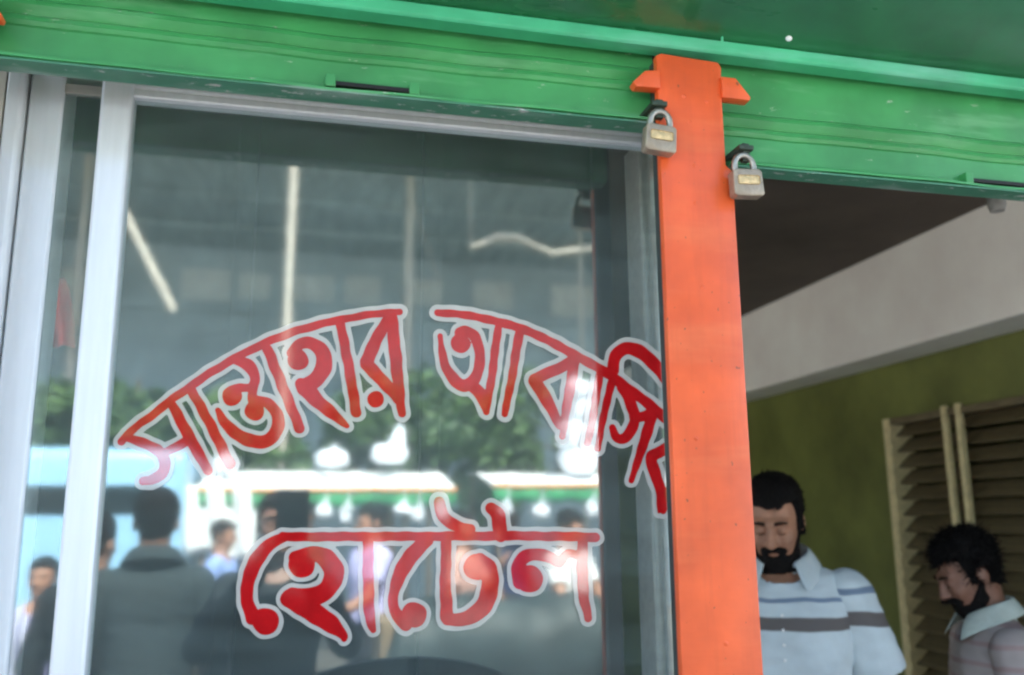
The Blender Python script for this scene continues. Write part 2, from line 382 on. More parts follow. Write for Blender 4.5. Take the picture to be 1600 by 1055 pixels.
def shutter(label, x0, x1, zb, brk, seed):
    s = thing('rolling_shutter', label, 'shutter', ((x0+x1)/2, 1.31, zb), 'rolled-up green shutters under the hood')
    o = zb-2.243
    prof = [(1.316, 2.50), (1.316, zb+.108), (1.306, zb+.100), (1.303, zb+.092), (1.309, zb+.084), (1.312, zb+.080),
            (1.305, zb+.074), (1.302, zb+.066), (1.305, zb+.060), (1.308, zb+.058), (1.308, zb+.016), (1.303, zb+.009),
            (1.285, zb+.004), (1.285, zb), (1.330, zb), (1.330, 2.50)]
    # slightly dented along its length
    n = 90; V = []; Fc = []
    rr = np.random.default_rng(seed); ph = rr.uniform(0, 6, 6)
    for i in range(n+1):
        x = x0+(x1-x0)*i/n
        dy = .0014*math.sin(x*9+ph[0])+.0009*math.sin(x*23+ph[1]); dz = .0012*math.sin(x*6+ph[2])+.0007*math.sin(x*31+ph[3])
        for (y, z) in prof: V.append((x, y+dy, z+dz))
    m_ = len(prof)
    for i in range(n):
        for j in range(m_):
            a = i*m_+j; b = i*m_+(j+1) % m_; Fc.append((a, b, b+m_, a+m_))
    Fc.append(list(range(m_))[::-1]); Fc.append([n*m_+j for j in range(m_)])
    mesh_obj('bottom_bar', V, Fc, M_GREEN, s)
    for xa, xb in brk:
        h = MB().box(xa, xb, 1.296, 1.310, zb+.012, zb+.019, .001)
        h.build('lock_slot', M_BLACK, s)
        for xx in (xa-.007, xb+.007):
            MB().box(xx-.008, xx+.008, 1.293, 1.312, zb+.008, zb+.028, .002).build('slot_bracket', M_GREEN, s)
    # thin rubbed steel strip under the bar
    MB().box(x0+.002, x1-.002, 1.287, 1.328, zb-.004, zb-.0005, .001).build('sill_strip', M_SILL, s)
    return s
shutter('rolled-up green shutter above the glass door with red lettering', -.474, .567, 2.244, [(.035, .150)], 3)
shutter('rolled-up green shutter above the open doorway with two men', .686, 2.25, 2.182, [(1.17, 1.36)], 8)

def post(label, x0, x1, seed):
    s = thing('shutter_post', label, 'post', ((x0+x1)/2, 1.30, .10), 'orange posts between the shutters')
    xm = (x0+x1)/2; hw = (x1-x0)/2
    # folded channel, slightly wider below the lock plate
    out = []
    for (dx, z) in ((-hw, .10), (hw+.010, .10), (hw+.008, 2.16), (hw-.004, 2.17), (hw-.004, 2.30), (hw-.002, 2.345), (hw-.008, 2.354), (-hw+.012, 2.358), (-hw+.003, 2.354)):
        out.append((xm+dx, z))
    MB().prism(out, 'y', 1.268, 1.284, .003, 2).build('post_channel', M_ORANGE, s, True)
    MB().box(x0+.003, x1-.003, 1.2842, 1.302, .10, 2.350, .002).build('dark_backing', M_BACKING, s)  # dark grey-green back, added so the post reflects dark in the glass
    zl = 2.308
    MB().prism([(x0-.042, zl-.010), (x0-.020, zl+.012), (x0+.006, zl+.016), (x0+.006, zl-.016), (x0-.036, zl-.018)], 'y', 1.262, 1.283, .002).build('lug', M_ORANGE, s, True)
    MB().prism([(x1+.046, zl-.015), (x1+.020, zl+.017), (x1-.006, zl+.017), (x1-.006, zl-.020), (x1+.044, zl-.021)], 'y', 1.262, 1.283, .002).build('lug', M_ORANGE, s, True)
    rr = random.Random(seed)
    for dx, z in ((-.012, 2.285), (.028, 2.280), (-.004, 2.24), (.0, 2.165), (-.002, 2.10), (.004, 1.96), (-.02, 1.72), (.012, 1.42)):
        MB().ball((xm+dx, 1.268, z), (.0042, .0022, .0042), 1).build('rivet', M_ORANGE, s, True)
    return s
post('orange metal post hung with two padlocks between the glass door and the doorway', .551, .673, 1)
post('orange metal post at the wall beside the white aluminium door jamb', -.590, -.468, 2)

def padlock(label, xc, zb, tilt, plate_mat_seed, yb=1.250):
    s = thing('padlock', label, 'padlock', (xc, yb, zb), 'padlocks on the orange post')
    s.rotation_euler = (0, rad(tilt), 0)
    w_, h_, d_ = .053, .046, .022
    b = MB().prism([(-w_/2, .004), (-w_/2+.004, 0), (w_/2-.004, 0), (w_/2, .004), (w_/2-.001, h_-.004), (w_/2-.006, h_), (-w_/2+.006, h_), (-w_/2+.001, h_-.004)], 'y', -d_/2, d_/2, .003, 3)
    b.build('lock_body', M_STEEL, s, True, local=True)
    pts = [(-.017, 0, h_-.006), (-.017, 0, h_+.006)]
    for k in range(9):
        a = math.pi-k*math.pi/8; pts.append((.017*math.cos(a), 0, h_+.008+.019*math.sin(a)))
    pts += [(.017, 0, h_+.006), (.017, 0, h_-.006)]
    MB().tube(pts, .0052, 10).build('shackle', M_SHACK, s, True, local=True)
    pl = MB().box(-.019, .019, -d_/2-.0012, -d_/2+.001, .019, .034, .003)
    pl.build('name_plate', M_BRASS, s, True, local=True)
    return s
p = atY(1029, 240, 1.25); padlock('scratched steel padlock hanging beside the glass door', p[0], p[2], 5, 1)
p = atY(1168, 309, 1.25); padlock('scratched steel padlock hanging over the open doorway', p[0], p[2], -3, 2)
# iron staples the locks hang in
for px, py, lab in ((1026, 168, 'small dark iron hasp holding the padlock beside the glass door'), (1160, 236, 'small dark iron hasp holding the padlock over the doorway')):
    p = atY(px, py, 1.26)
    s = thing('hasp', lab, 'hasp', tuple(p), 'iron hasps on the orange post')
    MB().box(p[0]-.014, p[0]+.012, 1.243, 1.302, p[2]-.004, p[2]+.004, .0015).build('hasp_tongue', M_DARKIRON, s)
    MB().box(p[0]-.005, p[0]+.008, 1.250, 1.262, p[2]-.022, p[2]+.010, .002).build('staple', M_DARKIRON, s)

# ================================================================== GLASS DOOR AND FRAME
fr = thing('door_frame', 'white aluminium door frame beside the glass with narrow side light', 'door frame', (.1, 1.48, .11))
def strip(pts, z0, z1, name, mat, parent): return MB().prism(pts, 'z', z0, z1, .0012).build(name, mat, parent, True)
ZT = 2.30
# jamb: a rounded outer strip, a groove and a flat inner strip
strip([(-.459, 1.43), (-.455, 1.424), (-.440, 1.424), (-.4355, 1.43), (-.4355, 1.52), (-.459, 1.52)], .11, ZT, 'outer_strip', M_ALU, fr)
strip([(-.4325, 1.452), (-.428, 1.444), (-.385, 1.444), (-.381, 1.449), (-.381, 1.52), (-.4325, 1.52)], .11, ZT, 'inner_strip', M_ALU, fr)
MB().box(-.436, .75, 1.455, 1.52, ZT, ZT+.03, .002).build('top_track', M_ALU_D, fr)
MB().box(-.436, .75, 1.455, 1.52, .11, .13, .002).build('bottom_track', M_ALU_D, fr)
strip([(.604, 1.490), (.606, 1.486), (.612, 1.486), (.614, 1.492), (.622, 1.492), (.624, 1.486), (.642, 1.486), (.644, 1.49), (.644, 1.56), (.604, 1.56)], .11, ZT, 'right_jamb', M_ALU_D, fr)
MB().box(-.381, -.3225, 1.449, 1.455, .13, ZT-.0005).build('side_glass', M_GLASS, fr)
MB().box(-.381, -.3225, 1.447, 1.457, ZT-.028, ZT-.012, .001).build('side_bead', M_ALU_D, fr)

door = thing('glass_door', 'reflective glass door with arched red Bengali lettering and white stile', 'door', (.22, 1.446, .13))
strip([(-.3225, 1.426), (-.318, 1.422), (-.281, 1.422), (-.2765, 1.426), (-.2765, 1.464), (-.3225, 1.464)], .13, ZT-.002, 'stile', M_ALU, door)
strip([(.705, 1.430), (.750, 1.430), (.750, 1.462), (.705, 1.462)], .13, ZT-.002, 'stile', M_ALU, door)
MB().prism([(1.432, 2.268), (1.430, 2.271), (1.430, 2.279), (1.436, 2.281), (1.436, 2.284), (1.430, 2.286), (1.430, 2.296), (1.434, 2.298), (1.460, 2.298), (1.460, 2.268)], 'x', -.2762, .7048).build('top_rail', M_ALU, door)
MB().box(-.2762, .7048, 1.430, 1.460, .13, .23, .002).build('bottom_rail', M_ALU_D, door)
pane = MB().box(-.2762, .7048, GLASS_Y, GLASS_Y+.005, .231, 2.2675).build('glass_pane', M_GLASS, door)

# ---- lettering painted on the inside of the pane, traced from the sign as brush strokes
C3 = lambda pts: [(100+x/2.667, 420+y/2.667, r/2.667) for x, y, r in pts]
C4 = lambda pts: [(600+x/2.638, 420+y/2.638, r/2.638) for x, y, r in pts]
C6 = lambda pts: [(280+x/2.222, 740+y/2.222, r/2.222) for x, y, r in pts]
WORD1 = [
    [C3([(240, 720, 15), (300, 660, 15), (385, 597, 16), (450, 545, 16), (530, 488, 16), (640, 415, 16), (760, 348, 16), (880, 292, 16), (1000, 250, 16), (1150, 213, 15), (1300, 188, 14), (1398, 180, 13)])],
    [C3([(265, 705, 16), (350, 735, 20), (410, 775, 22), (415, 840, 22), (370, 878, 20), (330, 885, 16)]), C3([(415, 770, 16), (480, 735, 18), (525, 710, 20)]), C3([(450, 565, 18), (500, 660, 22), (560, 770, 22), (600, 840, 18)])],
    [C3([(525, 495, 18), (610, 650, 20), (690, 812, 22)])],
    [C3([(715, 378, 20), (770, 405, 24), (795, 450, 20), (782, 492, 16), (730, 498, 18), (700, 510, 24)]), C3([(700, 530, 40), (701, 531, 40)]), C3([(790, 480, 18), (785, 530, 18), (795, 560, 24)]), C3([(793, 592, 38), (794, 593, 38)]),
     C3([(800, 545, 16), (850, 560, 20), (888, 610, 24), (890, 665, 26), (850, 715, 26), (790, 720, 26), (720, 690, 24), (670, 640, 20), (640, 590, 10)])],
    [C3([(848, 335, 20), (915, 500, 21), (982, 665, 20)])],
    [C3([(975, 380, 42), (976, 381, 42)]), C3([(950, 350, 22), (985, 312, 22), (1035, 312, 25), (1078, 350, 30), (1082, 410, 32), (1050, 460, 30), (1005, 490, 30), (985, 480, 22)]), C3([(1005, 495, 34), (1060, 555, 28), (1120, 605, 22), (1180, 655, 9)])],
    [C3([(1150, 220, 18), (1185, 400, 20), (1218, 600, 20)])],
    [C3([(1365, 190, 22), (1385, 400, 24), (1408, 605, 15)]), C3([(1345, 220, 20), (1300, 300, 24), (1262, 388, 26)]), C3([(1262, 400, 26), (1330, 470, 24), (1395, 540, 24)])],
    [C3([(1298, 543, 33), (1299, 544, 33)])],
]
WORD2 = [
    [C4([(222, 181, 14), (330, 190, 15), (450, 215, 16), (560, 246, 17), (680, 297, 17), (790, 357, 18), (880, 408, 18), (950, 452, 19), (1040, 520, 20), (1130, 590, 20), (1260, 700, 20)])],
    [C4([(232, 278, 9), (242, 360, 15), (268, 430, 20), (315, 478, 24), (360, 470, 24), (388, 420, 21), (394, 350, 20), (378, 285, 20), (340, 258, 20), (310, 262, 18)]), C4([(315, 308, 38), (316, 309, 38)]), C4([(360, 480, 22), (400, 520, 24), (420, 590, 10)]), C4([(472, 228, 14), (450, 400, 16), (422, 590, 13)])],
    [C4([(560, 255, 18), (530, 430, 16), (498, 600, 13)])],
    [C4([(785, 375, 20), (700, 420, 22), (620, 455, 22)]), C4([(620, 462, 24), (670, 540, 24), (725, 650, 14)]), C4([(790, 360, 20), (765, 500, 20), (735, 690, 12)])],
    [C4([(890, 420, 15), (870, 560, 15), (840, 720, 13)])],
    [C4([(945, 440, 16), (920, 540, 14), (880, 740, 12)]), C4([(945, 420, 22), (955, 360, 24), (1000, 328, 24), (1060, 345, 25), (1120, 400, 25), (1190, 480, 25)])],
    [C4([(985, 490, 22), (1020, 560, 22), (1032, 625, 20), (1005, 685, 21), (965, 700, 18), (940, 655, 12)]), C4([(1030, 610, 20), (1070, 610, 18), (1105, 590, 20)]), C4([(1110, 590, 20), (1075, 700, 20), (1020, 875, 9)])],
    [C4([(1180, 730, 22), (1130, 758, 22), (1100, 782, 22), (1120, 850, 22), (1140, 920, 18), (1133, 1005, 5)]), C4([(1230, 690, 18), (1200, 850, 18), (1150, 1000, 12)])],
]
WORD3 = [
    [C6([(360, 220, 15), (640, 219, 15), (900, 218, 15), (1030, 217, 15), (1250, 217, 15), (1445, 222, 15)])],
    [C6([(365, 223, 15), (315, 245, 20), (268, 300, 24), (240, 370, 22), (236, 440, 21), (255, 500, 24)]), C6([(300, 513, 45), (301, 514, 45)])],
    [C6([(425, 315, 45), (426, 316, 45)]), C6([(405, 295, 24), (455, 276, 22), (510, 295, 32), (538, 345, 34), (515, 400, 30), (460, 430, 32), (395, 428, 30)]), C6([(385, 435, 32), (470, 485, 34), (530, 525, 28), (568, 560, 14), (572, 575, 8)])],
    [C6([(655, 225, 17), (657, 400, 18), (662, 500, 17), (674, 545, 8)])],
    [C6([(860, 232, 22), (810, 280, 26), (768, 345, 24), (745, 420, 16), (748, 475, 18), (785, 525, 22)]), C6([(815, 490, 42), (816, 491, 42)])],
    [C6([(902, 98, 18), (918, 150, 20), (960, 180, 18), (1010, 195, 18)]), C6([(1085, 122, 20), (1108, 150, 24), (1115, 215, 22)]), C6([(928, 235, 17), (924, 380, 18), (930, 500, 22)]), C6([(932, 508, 20), (1000, 502, 24), (1055, 462, 28), (1078, 400, 28), (1076, 335, 28), (1045, 300, 22)]), C6([(1032, 325, 44), (1033, 326, 44)])],
    [C6([(1215, 365, 46), (1216, 366, 46)]), C6([(1180, 380, 20), (1175, 330, 20), (1195, 295, 22), (1235, 280, 20), (1285, 290, 20), (1320, 310, 16)]), C6([(1320, 310, 16), (1350, 280, 14), (1390, 285, 14)]), C6([(1400, 225, 17), (1402, 400, 18), (1420, 502, 12)])],
]
def stroke_sdf(X, Y, st, wob=0.0):
    d = np.full(X.shape, 1e9)
    for (x0, y0, r0), (x1, y1, r1) in zip(st[:-1], st[1:]):
        ex, ey = x1-x0, y1-y0; L = ex*ex+ey*ey+1e-9
        t_ = np.clip(((X-x0)*ex+(Y-y0)*ey)/L, 0, 1)
        d = np.minimum(d, np.hypot(X-x0-t_*ex, Y-y0-t_*ey)-(r0+(r1-r0)*t_))
    return d
def smooth_poly(st):                                     # Catmull-Rom through the traced points
    if len(st) < 3: return st
    P_ = [st[0]]+list(st)+[st[-1]]; out = []
    for i in range(1, len(P_)-2):
        for k in range(5):
            u = k/5
            out.append(tuple(.5*(2*P_[i][c]+(P_[i+1][c]-P_[i-1][c])*u+(2*P_[i-1][c]-5*P_[i][c]+4*P_[i+1][c]-P_[i+2][c])*u*u+(3*P_[i][c]-P_[i-1][c]-3*P_[i+1][c]+P_[i+2][c])*u**3) for c in range(3)))
    out.append(st[-1]); return out
def contour_mesh(d, xs, ys):
    """filled region d<0 as polygons (marching squares with corner welding)."""
    ny, nx = d.shape; V = {}; verts = []; faces = []
    def vid(key, x, y):
        if key not in V: V[key] = len(verts); verts.append((x, y))
        return V[key]
    ins = d < 0
    cell = ins[:-1, :-1] | ins[1:, :-1] | ins[:-1, 1:] | ins[1:, 1:]
    for j, i in zip(*np.nonzero(cell)):
        cs = ((i, j), (i+1, j), (i+1, j+1), (i, j+1)); poly = []
        for k in range(4):
            a = cs[k]; b = cs[(k+1) % 4]; da = d[a[1], a[0]]; db = d[b[1], b[0]]
            if da < 0: poly.append(vid(('v',)+a, xs[a[0]], ys[a[1]]))
            if (da < 0) != (db < 0):
                t_ = da/(da-db); key = ('e',)+min(a, b)+max(a, b)
                poly.append(vid(key, xs[a[0]]+t_*(xs[b[0]]-xs[a[0]]), ys[a[1]]+t_*(ys[b[1]]-ys[a[1]])))
        if len(poly) >= 3: faces.append(poly)
    return verts, faces
def paint(name, strokes, grow, Y, mat, step=1.7):
    sts = [smooth_poly(s) for s in strokes]
    allp = np.array([q for s in sts for q in s]); mg = allp[:, 2].max()+grow+4
    xs = np.arange(allp[:, 0].min()-mg, allp[:, 0].max()+mg, step); ys = np.arange(allp[:, 1].min()-mg, allp[:, 1].max()+mg, step)
    X, Y_ = np.meshgrid(xs, ys); d = np.full(X.shape, 1e9)
    for s in sts: d = np.minimum(d, stroke_sdf(X, Y_, s))
    wob = .45*np.sin(X*.19+Y_*.11)+.35*np.sin(X*.07-Y_*.23+1.3)      # hand-painted edge
    v, fc = contour_mesh(d-grow+wob, xs, ys)
    v3 = [atY(a, b, Y) for a, b in v]
    return mesh_obj(name, v3, fc, mat, pane)
yy = GLASS_Y-.0006
for word in (WORD1, WORD2, WORD3):
    o = paint('outline', [s for g in word for s in g], 7.6, GLASS_Y-.0003, M_WHITE)
    for gi, g in enumerate(word):
        paint('headline' if gi == 0 else 'letter', g, 0.6, yy-.00006*gi, M_RED)

# black round-topped panel right in front of the glass at the foot of the picture
pts = []
c0 = atY(700, 1030, 1.20)
for k in range(25):
    a = math.pi*k/24
    pts.append((c0[0]+.27*math.cos(a), c0[2]-.225+.16*math.sin(a)**.8))
bp_ = thing('black_panel', 'matt black round-topped panel standing in front of the glass door', 'panel', (c0[0], 1.20, .10))
MB().prism([(c0[0]-.27, .14)]+[(c0[0]+.27, .14)]+pts, 'y', 1.185, 1.215, .004).build('board', M_BLACK, bp_, True)
for sx in (-.2, .2): MB().box(c0[0]+sx-.03, c0[0]+sx+.03, 1.10, 1.30, .10, .142, .004).build('foot', M_BLACK, bp_)

p = atY(1557, 318, 1.72)
s = thing('lamp_holder', 'small grey lamp holder under the lintel of the doorway', 'lamp holder', (p[0], 1.72, p[2]))
MB().tube([(p[0], 1.72, 2.565), (p[0], 1.72, p[2]+.03)], .004, 6).build('flex', M_BLACK, s)
MB().tube([(p[0], 1.72, p[2]+.035), (p[0], 1.72, p[2]+.02), (p[0], 1.72, p[2]-.005), (p[0], 1.72, p[2]-.02)], [.010, .019, .021, .016], 14).build('holder', M_ALU_D, s, True)
# red cloth seen through the side light
p = atY(80, 480, 2.2)
s = thing('red_cloth', 'red cloth hanging on a hook seen through the narrow side light', 'cloth', (p[0], 2.2, p[2]-.09))
V = []; Fc = []
for i in range(9):
    for j in range(9):
        u, v = i/8-.5, j/8; wd = .02+.035*(1-v)**.5
        V.append((p[0]+u*2*wd, 2.2+.02*math.sin(u*14+v*2)*(1.2-v), p[2]-.09+.16*v))
for i in range(8):
    for j in range(8): a = i*9+j; Fc.append((a, a+9, a+10, a+1))
o = mesh_obj('cloth_fall', V, Fc, M_REDCLOTH, s, True); md = o.modifiers.new('t', 'SOLIDIFY'); md.thickness = .006
MB().tube([(p[0], 2.2, p[2]+.07), (p[0], 2.2, 2.71)], .006, 6).build('hanging_cord', M_WOOD, s)

# ================================================================== PEOPLE
def surface_nets(Fd, origin, h):
    ins = Fd < 0
    c = [ins[i:i+Fd.shape[0]-1, j:j+Fd.shape[1]-1, k:k+Fd.shape[2]-1] for i in (0, 1) for j in (0, 1) for k in (0, 1)]
    cnt = sum(x.astype(np.int8) for x in c); act = (cnt > 0) & (cnt < 8)
    I, J, K = np.nonzero(act); n = len(I)
    idx = -np.ones(act.shape, dtype=np.int64); idx[I, J, K] = np.arange(n)
    acc = np.zeros((n, 3)); num = np.zeros(n)
    off = [(i, j, k) for i in (0, 1) for j in (0, 1) for k in (0, 1)]
    for a in off:
        for ax in range(3):
            if a[ax]: continue
            b = list(a); b[ax] = 1
            fa = Fd[I+a[0], J+a[1], K+a[2]]; fb = Fd[I+b[0], J+b[1], K+b[2]]
            m = (fa < 0) != (fb < 0)
            t_ = np.where(m, fa/np.where(m, fa-fb, 1), 0)
            p_ = np.array(a, float)[None, :].repeat(n, 0); p_[:, ax] += t_
            acc[m] += p_[m]; num[m] += 1
    V = (np.stack([I, J, K], 1)+acc/num[:, None])*h+np.array(origin)
    faces = []
    for ax in range(3):
        u, v = (ax+1) % 3, (ax+2) % 3
        sl0 = [slice(None)]*3; sl1 = [slice(None)]*3; sl0[ax] = slice(0, -1); sl1[ax] = slice(1, None)
        a = ins[tuple(sl0)]; b = ins[tuple(sl1)]
        for flip in (0, 1):
            m = (a & ~b) if not flip else (b & ~a)
            E_ = np.stack(np.nonzero(m), 1)
            ok = (E_[:, u] > 0) & (E_[:, v] > 0) & (E_[:, u] < Fd.shape[u]-1) & (E_[:, v] < Fd.shape[v]-1)
            E_ = E_[ok]
            q = []
            for du, dv in ((0, 0), (1, 0), (1, 1), (0, 1)):
                e = E_.copy(); e[:, u] -= 1-du; e[:, v] -= 1-dv
                q.append(idx[e[:, 0], e[:, 1], e[:, 2]])
            q = np.stack(q, 1)
            if flip: q = q[:, ::-1]
            faces.append(q)
    return V, np.concatenate(faces)

class Field:
    def __init__(s, lo, hi, h):
        s.h = h; s.lo = np.array(lo, float); n = np.ceil((np.array(hi)-s.lo)/h).astype(int)+1
        s.ax = [s.lo[i]+h*np.arange(n[i]) for i in range(3)]; s.F = np.full(tuple(n), .12, np.float32)
    def region(s, lo, hi):
        sl = []
        for i in range(3):
            a = int(np.clip(np.floor((lo[i]-s.lo[i])/s.h), 0, len(s.ax[i]))); b = int(np.clip(np.ceil((hi[i]-s.lo[i])/s.h)+1, 0, len(s.ax[i])))
            sl.append(slice(a, b))
        g = np.meshgrid(*[s.ax[i][sl[i]] for i in range(3)], indexing='ij')
        return tuple(sl), g
    def join(s, fn, lo, hi, k=.02, sub=False):
        sl, g = s.region(np.array(lo)-.06, np.array(hi)+.06)
        if min(x.stop-x.start for x in sl) < 1: return
        d = fn(*g).astype(np.float32); f0 = s.F[sl]
        if sub: d = -d; h_ = np.maximum(k-np.abs(f0-d), 0)/k; s.F[sl] = np.maximum(f0, d)+h_*h_*k*.25
        else: h_ = np.maximum(k-np.abs(f0-d), 0)/k; s.F[sl] = np.minimum(f0, d)-h_*h_*k*.25
    def cone(s, a, b, ra, rb, k=.02, sub=False):
        a = np.array(a, float); b = np.array(b, float); e = b-a; L = e@e+1e-12
        def fn(X, Y, Z):
            t_ = np.clip(((X-a[0])*e[0]+(Y-a[1])*e[1]+(Z-a[2])*e[2])/L, 0, 1)
            return np.sqrt((X-a[0]-t_*e[0])**2+(Y-a[1]-t_*e[1])**2+(Z-a[2]-t_*e[2])**2)-(ra+(rb-ra)*t_)
        r = max(ra, rb); s.join(fn, np.minimum(a, b)-r, np.maximum(a, b)+r, k, sub)
    def ell(s, c, r, R_=None, k=.02, sub=False):
        c = np.array(c, float); r = np.array(r, float)
        def fn(X, Y, Z):
            P_ = np.stack([X-c[0], Y-c[1], Z-c[2]], -1)
            if R_ is not None: P_ = P_@R_
            q = np.sqrt(((P_/r)**2).sum(-1)); q2 = np.sqrt(((P_/(r*r))**2).sum(-1))+1e-9
            return q*(q-1)/q2
        m = r.max(); s.join(fn, c-m, c+m, k, sub)
    def copy(s):
        o = Field.__new__(Field); o.h = s.h; o.lo = s.lo; o.ax = s.ax; o.F = s.F.copy(); return o
    def grid(s): return np.meshgrid(*s.ax, indexing='ij')
    def mesh(s): return surface_nets(s.F, s.lo, s.h)

def rot3(pitch, yaw, roll=0):
    return np.array(Euler((pitch, roll, yaw), 'XYZ').to_matrix())
def nzs(X, Y, Z, f, s=0):
    return (np.sin(X*f+s)*np.cos(Y*f*1.13+s*2)+np.sin(Y*f*.9+Z*f*1.2+s)*np.cos(X*f*.7-Z*f+1.7*s)+np.sin(Z*f*1.4+X*f*.5+3*s))/3

BROW = basic('dark_brown_brow_hair', (.035, .020, .014), .8, .3, 60, bump=.6, bscale=400, spec=.1)
def person(label, loc, rz, H=1.72, h=.009, skin_m=None, hair_m=None, shirt_m=None, trou_m=None, shoe_m=None, sleeve_m=None,
           build=1.0, arms=None, bow=0., turn=0., tilt=0., beard=0., curl=0., sleeve='short', collar=None, lean=0., face=True, group=None, sleeve_len=.62, neck=1.525):
    """one figure in its own frame: feet at the origin, facing -Y."""
    S = thing('person', label, 'person', tuple(loc), group, rz)
    sc = H/1.80; b = build
    lo = np.array([-.52, -.52, -.02]); hi = np.array([.52, .30, 1.82])
    if arms is None: arms = (((-.26*b, .02, 1.13), (-.27*b, -.10, .88)), ((.26*b, .02, 1.13), (.27*b, -.10, .88)))
    for el, wr in arms:
        for q in (el, wr): lo = np.minimum(lo, np.array(q)-.26); hi = np.maximum(hi, np.array(q)+.26)
    lo[2] = -.02; hi[2] = max(hi[2], 1.82)
    def up(p_):                                     # forward lean from the hips
        p_ = np.array(p_, float)
        if p_[2] > .95: p_ = p_+np.array([0, -lean*(p_[2]-.95), 0])
        return p_
    skinF = Field(lo, hi, h)
    cl = Field(lo, hi, h*1.25); sl_ = Field(lo, hi, h*1.25); tr = Field(lo, hi, h*1.35)
    # --- torso
    T = [((0, .0, .98), (.155*b, .115*b, .13)), ((0, .005, 1.12), (.148*b, .112*b, .16)), ((0, .0, 1.28), (.172*b, .122*b, .16)), ((0, .015, 1.37), (.165*b, .10*b, .11))]
    for c, r in T:
        skinF.ell(up(c), r, k=.05); cl.ell(up(c), np.array(r)+.016, k=.06)
    for sx in (-1, 1):
        sh = up((sx*.172*b, .012, 1.395)); nk = up((0, .02, 1.46))
        skinF.cone(nk, sh, .05, .058*b, k=.04); cl.cone(nk, sh*np.array([.88, 1, 1]), .056, .064*b, k=.05)
        el, wr = [np.array(q) for q in arms[0 if sx < 0 else 1]]
        skinF.cone(sh, el, .054*b, .040, k=.03); skinF.cone(el, wr, .042, .027, k=.015)
        e2 = sh+(el-sh)*sleeve_len if sleeve == 'short' else el
        sl_.cone(sh+(nk-sh)*.02, e2, .079*b, .070*b if sleeve == 'short' else .056, k=.03)
        if sleeve == 'long': sl_.cone(el, wr, .056, .042, k=.02)
        # hand: palm, four fingers, thumb
        d = wr-el; d = d/np.linalg.norm(d); side = np.cross(d, np.array([0, -1, .2])); side /= np.linalg.norm(side); nrm = np.cross(side, d)
        pc = wr+d*.05
        skinF.cone(wr, pc-side*.014, .024, .021, k=.02); skinF.cone(wr, pc+side*.014, .024, .021, k=.02); skinF.cone(pc-side*.02, pc+side*.02, .019, .019, k=.02)
        for q, (o_, L_) in enumerate(((-.030, .062), (-.010, .075), (.010, .070), (.029, .055))):
            a = pc+d*.02+side*o_; m_ = a+d*L_*.55+nrm*.006; t_ = m_+d*L_*.42+nrm*.022
            skinF.cone(a, m_, .0095, .0088, k=.006); skinF.cone(m_, t_, .0088, .0075, k=.004)
        a = wr+d*.02-side*sx*.022; m_ = a-side*sx*.03+d*.028; skinF.cone(a, m_, .013, .011, k=.008); skinF.cone(m_, m_+d*.035+nrm*.008, .0105, .009, k=.004)
        # legs
        hp = (sx*.085*b, 0, .92); kn = (sx*.10, -.015, .50); an = (sx*.105, .02, .09)
        skinF.cone(hp, kn, .085*b, .055, k=.03); skinF.cone(kn, an, .055, .038, k=.02); skinF.cone((sx*.105, .03, .045), (sx*.115, -.13, .035), .036, .03, k=.03)
        tr.cone(hp, kn, .10*b, .078, k=.03); tr.cone(kn, an, .078, .066, k=.02)
    tr.ell((0, 0, .96), (.168*b, .128*b, .12), k=.04)
    # --- neck and head, in a frame that bows and turns about the top of the neck
    piv = up((0, .03, neck)); R_ = rot3(bow, turn, tilt)
    def hp_(x, y, z): return R_@np.array([x, y, z])+piv
    skinF.cone(up((0, .03, 1.42)), hp_(0, .025, .07), .066, .058, k=.03)
    skinF.ell(hp_(0, .020, .165), (.078, .098, .090), R_, k=.03)                 # cranium
    skinF.ell(hp_(0, -.022, .105), (.064, .070, .088), R_, k=.03)                # face
    skinF.ell(hp_(0, -.038, .045), (.046, .044, .040), R_, k=.03)                # jaw
    skinF.cone(hp_(-.012, -.068, .026), hp_(.012, -.068, .026), .017, .017, k=.02)
    if face:
        for sx in (-1, 1):
            skinF.cone(hp_(sx*.012, -.086, .150), hp_(sx*.044, -.074, .150), .0125, .010, k=.014)     # brow
            (skinF.ell(hp_(sx*.031, -.098, .129), (.021, .019, .015), R_, k=.014, sub=True) if h < .008 else None)              # socket
            skinF.ell(hp_(sx*.031, -.078, .128), (.0155, .0135, .0115), R_, k=.004)                     # lid over the eyeball
            skinF.cone(hp_(sx*.040, -.070, .096), hp_(sx*.048, -.052, .104), .019, .017, k=.02)        # cheek
            skinF.ell(hp_(sx*.014, -.095, .089), (.010, .012, .0085), R_, k=.006)                      # nostril wing
            skinF.ell(hp_(sx*.080, .014, .118), (.010, .022, .033), R_, k=.008)                         # ear
        skinF.cone(hp_(0, -.088, .142), hp_(0, -.112, .094), .0090, .0145, k=.010)
        skinF.cone(hp_(-.019, -.082, .066), hp_(.019, -.082, .066), .0075, .0075, k=.006)
        skinF.cone(hp_(-.015, -.080, .054), hp_(.015, -.080, .054), .0085, .0085, k=.006)
        if h < .008: skinF.cone(hp_(-.022, -.095, .0602), hp_(.022, -.095, .0602), .004, .004, k=.004, sub=True)
    # --- hair from the head's own surface
    sl0, g = skinF.region(piv-np.array([.2, .2, .12]), piv+np.array([.2, .2, .34]))
    P_ = np.stack(g, -1)-piv; Q = P_@R_; hx, hy, hz = Q[..., 0], Q[..., 1], Q[..., 2]
    hd = skinF.F[sl0]
    th = .006+.014*np.clip((hz-.13)/.10, 0, 1)+curl*nzs(hx, hy, hz, 95, 1)+.0016*nzs(hx, hy, hz, 210, 3)
    ax_ = np.abs(hx)
    front = .194+ax_*.14
